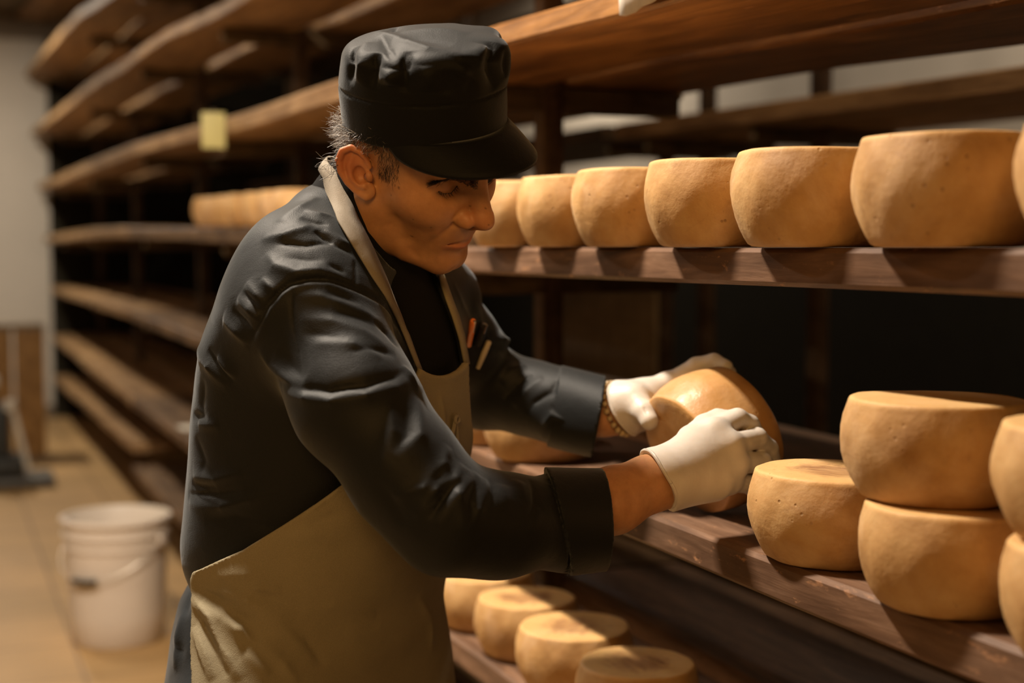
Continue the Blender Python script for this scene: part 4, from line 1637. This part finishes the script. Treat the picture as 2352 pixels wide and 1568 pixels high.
for i in range(n1 - 1):
    for j in range(n2 - 1):
        a, b, c_, d_ = i * n2 + j, (i + 1) * n2 + j, (i + 1) * n2 + j + 1, i * n2 + j + 1
        Q_ += [(a, b, c_, d_), (a + n1 * n2, d_ + n1 * n2, c_ + n1 * n2, b + n1 * n2)]
    a, b = i * n2 + n2 - 1, (i + 1) * n2 + n2 - 1
    Q_.append((a, b, b + n1 * n2, a + n1 * n2))
    a, b = i * n2, (i + 1) * n2
    Q_.append((b, a, a + n1 * n2, b + n1 * n2))
man_part('visor', V_, np.array(Q_), M['cap'], hat)

# ---------------------------------------------------------------- hair, brows, lashes
def strands(name, items, parent=None, label=None):
    """items: (points, radius, colour); thin three-sided tubes in one mesh"""
    VV, QQ, CC = [], [], []
    o = 0
    for pts, r, colr in items:
        pts = np.asarray(pts)
        n = len(pts)
        tg = np.gradient(pts, axis=0)
        tg /= np.linalg.norm(tg, axis=1)[:, None] + 1e-9
        s = np.cross(tg, [.31, .52, .8])
        s /= np.linalg.norm(s, axis=1)[:, None] + 1e-9
        u = np.cross(tg, s)
        rr = r * np.linspace(1, .35, n)[:, None]
        for k in range(3):
            a = k * 2.0944
            VV.append(pts + (s * math.cos(a) + u * math.sin(a)) * rr)
            CC.append(np.tile([*colr, 1], (n, 1)))
        for i in range(n - 1):
            for k in range(3):
                k2 = (k + 1) % 3
                QQ.append((o + k * n + i, o + k2 * n + i, o + k2 * n + i + 1, o + k * n + i + 1))
        o += 3 * n
    ob = man_part(name, np.concatenate(VV), np.array(QQ), M['hair'], parent, label)
    c_ = ob.data.color_attributes.new('tint', 'FLOAT_COLOR', 'POINT')
    c_.data.foreach_set('color', np.concatenate(CC).astype(np.float32).ravel())
    return ob


rg = np.random.RandomState(12)
HC0 = np.array([-.005, 0, .02])


def on_head(dirs):
    d = np.asarray(dirs, float)
    d /= np.linalg.norm(d, axis=1)[:, None]
    t_ = np.full(len(d), .16)
    for _ in range(40):
        t_ -= head_raw((HC0 + d * t_[:, None]).astype(np.float32)) * .8
    return HC0 + d * t_[:, None], d


items = []
dirs = rg.randn(16000, 3)
R0, dd = on_head(dirs)
wv = (R0 - np.array([.002, 0, .0385])) @ CZ
for p, n in zip(R0, dd):
    w = float((p - np.array([.002, 0, .0385])) @ CZ)
    back = p[0] < -.020 and -.055 < p[2]
    over_ear = -.03 <= p[0] < .026 and p[2] > .030
    burn = .012 < p[0] < .040 and .000 < p[2] <= .044 and abs(p[1]) > .05
    if not (back or over_ear or burn) or w > .010 or w < -.09:
        continue
    if burn:
        if rg.rand() < .95:
            L = rg.uniform(.004, .010)
            dr = nrm(n * .25 + np.array([.15, 0, -1]) + rg.randn(3) * .3)
            items.append(([p, p + dr * L * .5, p + dr * L - n * .001], .00022, np.array([.030, .020, .014]) * rg.uniform(.6, 1.6)))
        continue
    if rg.rand() < .22:
        continue
    L = rg.uniform(.010, .027) if back else rg.uniform(.009, .020)
    dr = nrm(n * .9 + np.array([-.35 if back else .3, 0, -.55]) + rg.randn(3) * .45)
    c1 = nrm(np.cross(dr, rg.randn(3)))
    c2 = np.cross(dr, c1)
    ph, tw, rr = rg.uniform(0, 6.28), rg.uniform(2.5, 6.5), rg.uniform(.0015, .0042)
    s = np.linspace(0, 1, 8)
    pts = [p + dr * L * x + (c1 * (math.cos(ph + tw * x) - math.cos(ph)) + c2 * (math.sin(ph + tw * x) - math.sin(ph))) * rr for x in s]
    g = rg.rand()
    colr = np.array([.34, .31, .27]) * rg.uniform(.7, 1.2) if g < .42 else np.array([.045, .034, .026]) * rg.uniform(.5, 1.8)
    items.append((pts, rg.uniform(.00022, .00036), colr))
strands('hair', [([h2q(x) for x in pts], r, c_) for pts, r, c_ in items], label='short curly greying hair below the cap')

for sgn in (-1, 1):
    items = []
    bc = resample([(.0940, .007, .0180), (.0920, .020, .0225), (.0855, .034, .0255), (.0720, .0500, .0225)], 60)
    for i in range(560):
        k = rg.randint(0, 59)
        f_ = k / 59
        p = bc[k] + np.array([.0, .0, rg.uniform(-.0055, .0050) * (1 - .55 * f_)]) + (bc[min(k + 1, 59)] - bc[k]) * rg.rand()
        for _ in range(6):
            v0 = head_raw(np.array([p], np.float32))[0]
            p = p - nrm(np.array([.85, .45 * (p[1] / .03) * .5, .15])) * v0
        tn = nrm(bc[min(k + 1, 59)] - bc[max(k - 1, 0)])
        dr = nrm(tn + np.array([.25, 0, .35 * (1 - f_) - .25 * f_]) + rg.randn(3) * .16)
        L = rg.uniform(.006, .011)
        pts = [p - np.array([.0006, 0, 0]), p + dr * L * .5 + np.array([.0008, 0, 0]), p + dr * L]
        pts = [np.array([x[0], x[1] * sgn, x[2]]) for x in pts]
        items.append(([h2q(x) for x in pts], .00024, np.array([.016, .010, .007]) * rg.uniform(.6, 1.8)))
    strands('eyebrow', items)
    items = []
    lc = resample([(.0825, .0170, .0098), (.0840, .0265, .0048), (.0815, .036, .0055), (.0730, .0450, .0105)], 50)
    for i in range(55):
        k = rg.randint(0, 50)
        p = lc[k]
        L = rg.uniform(.0035, .0062)
        dr = nrm(np.array([.75, (p[1] - .030) * 14, -.75]) + rg.randn(3) * .12)
        pts = [p, p + dr * L * .55, p + dr * L + np.array([.0012, 0, .0010])]
        pts = [np.array([x[0], x[1] * sgn, x[2]]) for x in pts]
        items.append(([h2q(x) for x in pts], .00020, (.012, .008, .006)))
    items.append(([h2q(np.array([x[0] + .0002, x[1] * sgn, x[2]])) for x in lc[::4]], .0006, (.02, .012, .009)))
    strands('eyelashes', items)

# ---------------------------------------------------------------- the wheel he is turning
hp = [(0, 0), (.040, 0), (.070, 0), (.0765, .0006), (.0790, .0030), (.0825, .014), (.0875, .030), (.0905, .045), (.0912, .056), (.0895, .070), (.0862, .083), (.0838, .0915), (.0826, .0948), (.0805, .0960), (.070, .0961), (.040, .0957), (0, .0955)]


def hwob(a, r, z):
    return (.0010 * math.sin(2 * a + 1) + .0006 * math.sin(5 * a + 40 * z) + .0004 * math.sin(11 * a - 60 * z)) * (r / .09) ** 2, .0008 * math.sin(2 * a + .5) * z / HC


hm = MB().lathe(hp, 96, wob=hwob).mesh('round_cheese')
hm.polygons.foreach_set('use_smooth', [True] * len(hm.polygons))
hm.set_sharp_from_angle(angle=math.radians(50))
held = bpy.data.objects.new('round_cheese', hm)
held.data.materials.append(M['cheese_oiled'])
COL.objects.link(held)
HN = nrm((-.82, -.40, -.41))             # the flat face he holds by the thumb
HCEN = to_world(q(1640, 1005, 1.800))
zax = Vector(to_world(HN)).normalized()
rot = zax.to_track_quat('Z', 'Y').to_matrix().to_4x4()
held.matrix_world = Matrix.Translation(Vector(HCEN) - zax * (HC * .5)) @ rot
tag(held, 'glossy oiled wheel tipped on edge between the man\'s gloved hands', 'cheese')

# ---------------------------------------------------------------- pens in the chest pocket
def pen(name, px, D_off, rads, mat, label, extra=None):
    a, b = march(jacket_f, px)
    up = nrm(UF * .8 - VL * .45)
    A = Vector(to_world(a + up * (D_off + rads[0])))
    Bv = Vector(to_world(b + up * (D_off * .3 + rads[-1])))
    root = empty(name, Bv, 0, label, 'pen')
    ax = A - Bv
    MB().tube([ax * 0, ax * .5, ax * .96, ax], [rads[1], rads[0], rads[0], rads[0] * .7], 12).build('barrel', mat, root)
    if extra:
        side = Vector(to_world(up)).normalized() * (rads[0] + .0012)
        MB().tube([ax * .98, ax * .98 + side, ax * .55 + side], [.0012, .0012, .0010], 8).build('clip', extra, root)
    return root


M['orange_pl'] = flat('orange_plastic', (0.80, 0.22, 0.05), 0.35)
M['black_pl'] = flat('black_plastic', (0.015, 0.015, 0.015), 0.3)
M['chrome'] = flat('chrome_clip', (0.6, 0.6, 0.6), 0.2, 0.9)
M['cream_pl'] = flat('cream_plastic', (0.42, 0.36, 0.25), 0.5)
pen('pen', [(1079, 735), (1072, 792)], .004, (.0042, .0036), M['orange_pl'], 'orange pen in the man\'s chest pocket', M['chrome'])
pen('marker', [(1102, 744), (1090, 790)], .004, (.0062, .0055), M['black_pl'], 'black marker with a chrome clip in the man\'s chest pocket', M['chrome'])
pen('pencil', [(1118, 782), (1094, 846)], .002, (.0040, .0030), M['cream_pl'], 'cream pencil slanting from the edge of the man\'s chest pocket')

# ---------------------------------------------------------------- things along the aisle
M['white_pl'] = flat('white_bucket_plastic', (0.66, 0.58, 0.49), 0.45, var=0.05)
M['white_dirty'] = flat('pale_paint', (0.55, 0.50, 0.42), 0.5)
bk = empty('bucket', (-4.80, .545, 0), 0.4, 'white plastic bucket with a wire handle on the floor by the rack', 'bucket')
prof = [(0, .004), (.120, .004), (.138, 0), (.1435, .006), (.150, .10), (.1575, .22), (.1635, .315), (.1690, .318), (.1695, .328), (.1655, .331), (.1665, .352), (.1735, .355), (.1740, .366), (.1680, .369), (.1690, .398), (.1775, .400), (.1800, .408), (.1775, .416), (.1700, .417), (.1655, .410), (.1600, .30), (.1480, .10), (.1380, .012), (0, .012)]
MB().lathe(prof, 64).build('body', M['white_pl'], bk)
hw = []
for k in range(25):
    a = math.pi * k / 24
    y = -.178 * math.cos(a)
    hw.append((.176 * math.sin(a) * .98 + .004, y, .342 - .115 * math.sin(a)))
MB().tube([Vector((-x * -1, y, z)) for x, y, z in hw], .0024, 8).build('handle', M['bolt'], bk)
for sgn in (-1, 1):
    MB().lathe([(0, -.004), (.016, -.004), (.016, .006), (.008, .010), (0, .010)], 16, (0, 0, 0)).build('handle_boss', M['white_pl'], bk, loc=(0, sgn * .176, .342)).rotation_euler = (math.pi / 2 * -sgn, 0, 0)
MB().tube([Vector(h) for h in hw[10:15]], .009, 12).build('grip', flat('black_grip', (.03, .03, .03), .5), bk)
bk.rotation_euler = (0, 0, -0.75)

cr = empty('wooden_crate', (-9.12, .345, 0), 0, 'brown wooden crate standing on end near the end wall', 'crate')
wd = wood('crate_wood', (.20, .105, .035), (.33, .18, .062), (.42, .24, .09), .6, grain=(14, 14, 1))
for k, y in enumerate((-.215, -.028, .159)):
    MB().box((.14, y - .085 + .03, .03), (.165, y + .085 + .03, .80), .004).build('slat', wd, cr)
MB().box((-.17, -.275, .80), (.17, .275, .835), .004).build('lid', M['dark_trim'], cr)
MB().box((-.17, -.275, 0), (.17, .275, .03), .004).build('base', M['dark_trim'], cr)
MB().box((-.17, -.275, .03), (.135, -.25, .80), .003).build('side_panel', M['upright'], cr)
MB().box((-.17, .25, .03), (.135, .275, .80), .003).build('side_panel', M['upright'], cr)

mc = empty('floor_machine', (-8.12, .34, 0), 0, 'dark floor machine with a pale strut on the floor at the left edge', 'machine')
dk = flat('dark_machine_paint', (.025, .026, .024), .5)
MB().box((-.14, -.27, .07), (.14, .10, .17), .03).box((-.10, -.25, .16), (.10, .03, .45), .04).build('body', dk, mc)
MB().box((-.16, -.29, .018), (.16, .255, .060), .015).build('base_plate', flat('grey_base', (.10, .095, .085), .5), mc)
MB().tube([(.12, .12, .10), (.10, .05, .42)], .016, 12).build('strut', M['white_dirty'], mc)
MB().lathe([(0, -.03), (.028, -.028), (.034, 0), (.028, .028), (0, .03)], 20, (.10, .035, .45)).build('knob', M['white_dirty'], mc)
MB().lathe([(0, -.03), (.030, -.028), (.036, 0), (.030, .028), (0, .03)], 20, (.06, -.05, .58)).build('cap', M['white_dirty'], mc)
MB().tube([(.06, -.05, .44), (.06, -.05, .56)], .014, 12).build('stem', dk, mc)
for x, y in ((-.11, -.2), (.11, -.2), (.11, .2), (-.11, .2)):
    w_ = MB().lathe([(0, -.012), (.018, -.012), (.018, .012), (0, .012)], 16)
    for v in w_.bm.verts:
        v.co = Vector((v.co.z, v.co.y, v.co.x)) + Vector((x, y, .0185))
    w_.build('wheel', dk, mc)

# yellow tag on the middle bay
tg = empty('price_tag', (-4.345, .800, 1.650), math.atan2(.8, .6) - math.pi / 2 + .55, 'yellow card tag hanging from the front of the middle bay', 'tag')
M['yellow'] = flat('yellow_card', (0.50, 0.44, 0.17), 0.6, var=.05)
MB().box((-.0012, -.035, -.055), (.0012, .035, .052), .0008).build('card', M['yellow'], tg)
MB().tube([(0, -.004, .05), (.004, 0, .060), (0, .004, .05)], .002, 6).build('hook', M['bolt'], tg)
# torn paper on the near upper board
pp = MB()
ptsx = [-1.675, -1.655, -1.63, -1.61, -1.585, -1.56, -1.535]
zlo = [1.598, 1.594, 1.595, 1.599, 1.600, 1.603, 1.605]
ra = [pp.bm.verts.new((x, .8335 - .0012 * (i % 2), z)) for i, (x, z) in enumerate(zip(ptsx, zlo))]
rb = [pp.bm.verts.new((x, .8325 - .0010 * ((i + 1) % 2), 1.6365)) for i, x in enumerate(ptsx)]
rc = [pp.bm.verts.new((x, .880, 1.6425)) for i, x in enumerate(ptsx)]
for r1, r2 in ((ra, rb), (rb, rc)):
    for i in range(len(ptsx) - 1):
        pp.bm.faces.new((r1[i], r1[i + 1], r2[i + 1], r2[i]))
o = pp.build('paper_label', flat('white_paper', (.62, .56, .47), .8, var=.08, scale=40))
sm_ = o.modifiers.new('thickness', 'SOLIDIFY')
sm_.thickness = .0006
tag(o, 'torn white paper label stuck over the edge of the board above the man\'s head', 'label')
# white slip lying on the low board of the middle bay
sl = MB().box((-.055, -.03, 0), (.055, .03, .004), .001).build('paper_slip', flat('slip_paper', (.66, .61, .52), .8))
sl.location = (-5.42, .885, .6125)
sl.rotation_euler = (0, 0, .1)
tag(sl, 'white paper slip on the low board left of the man', 'paper')
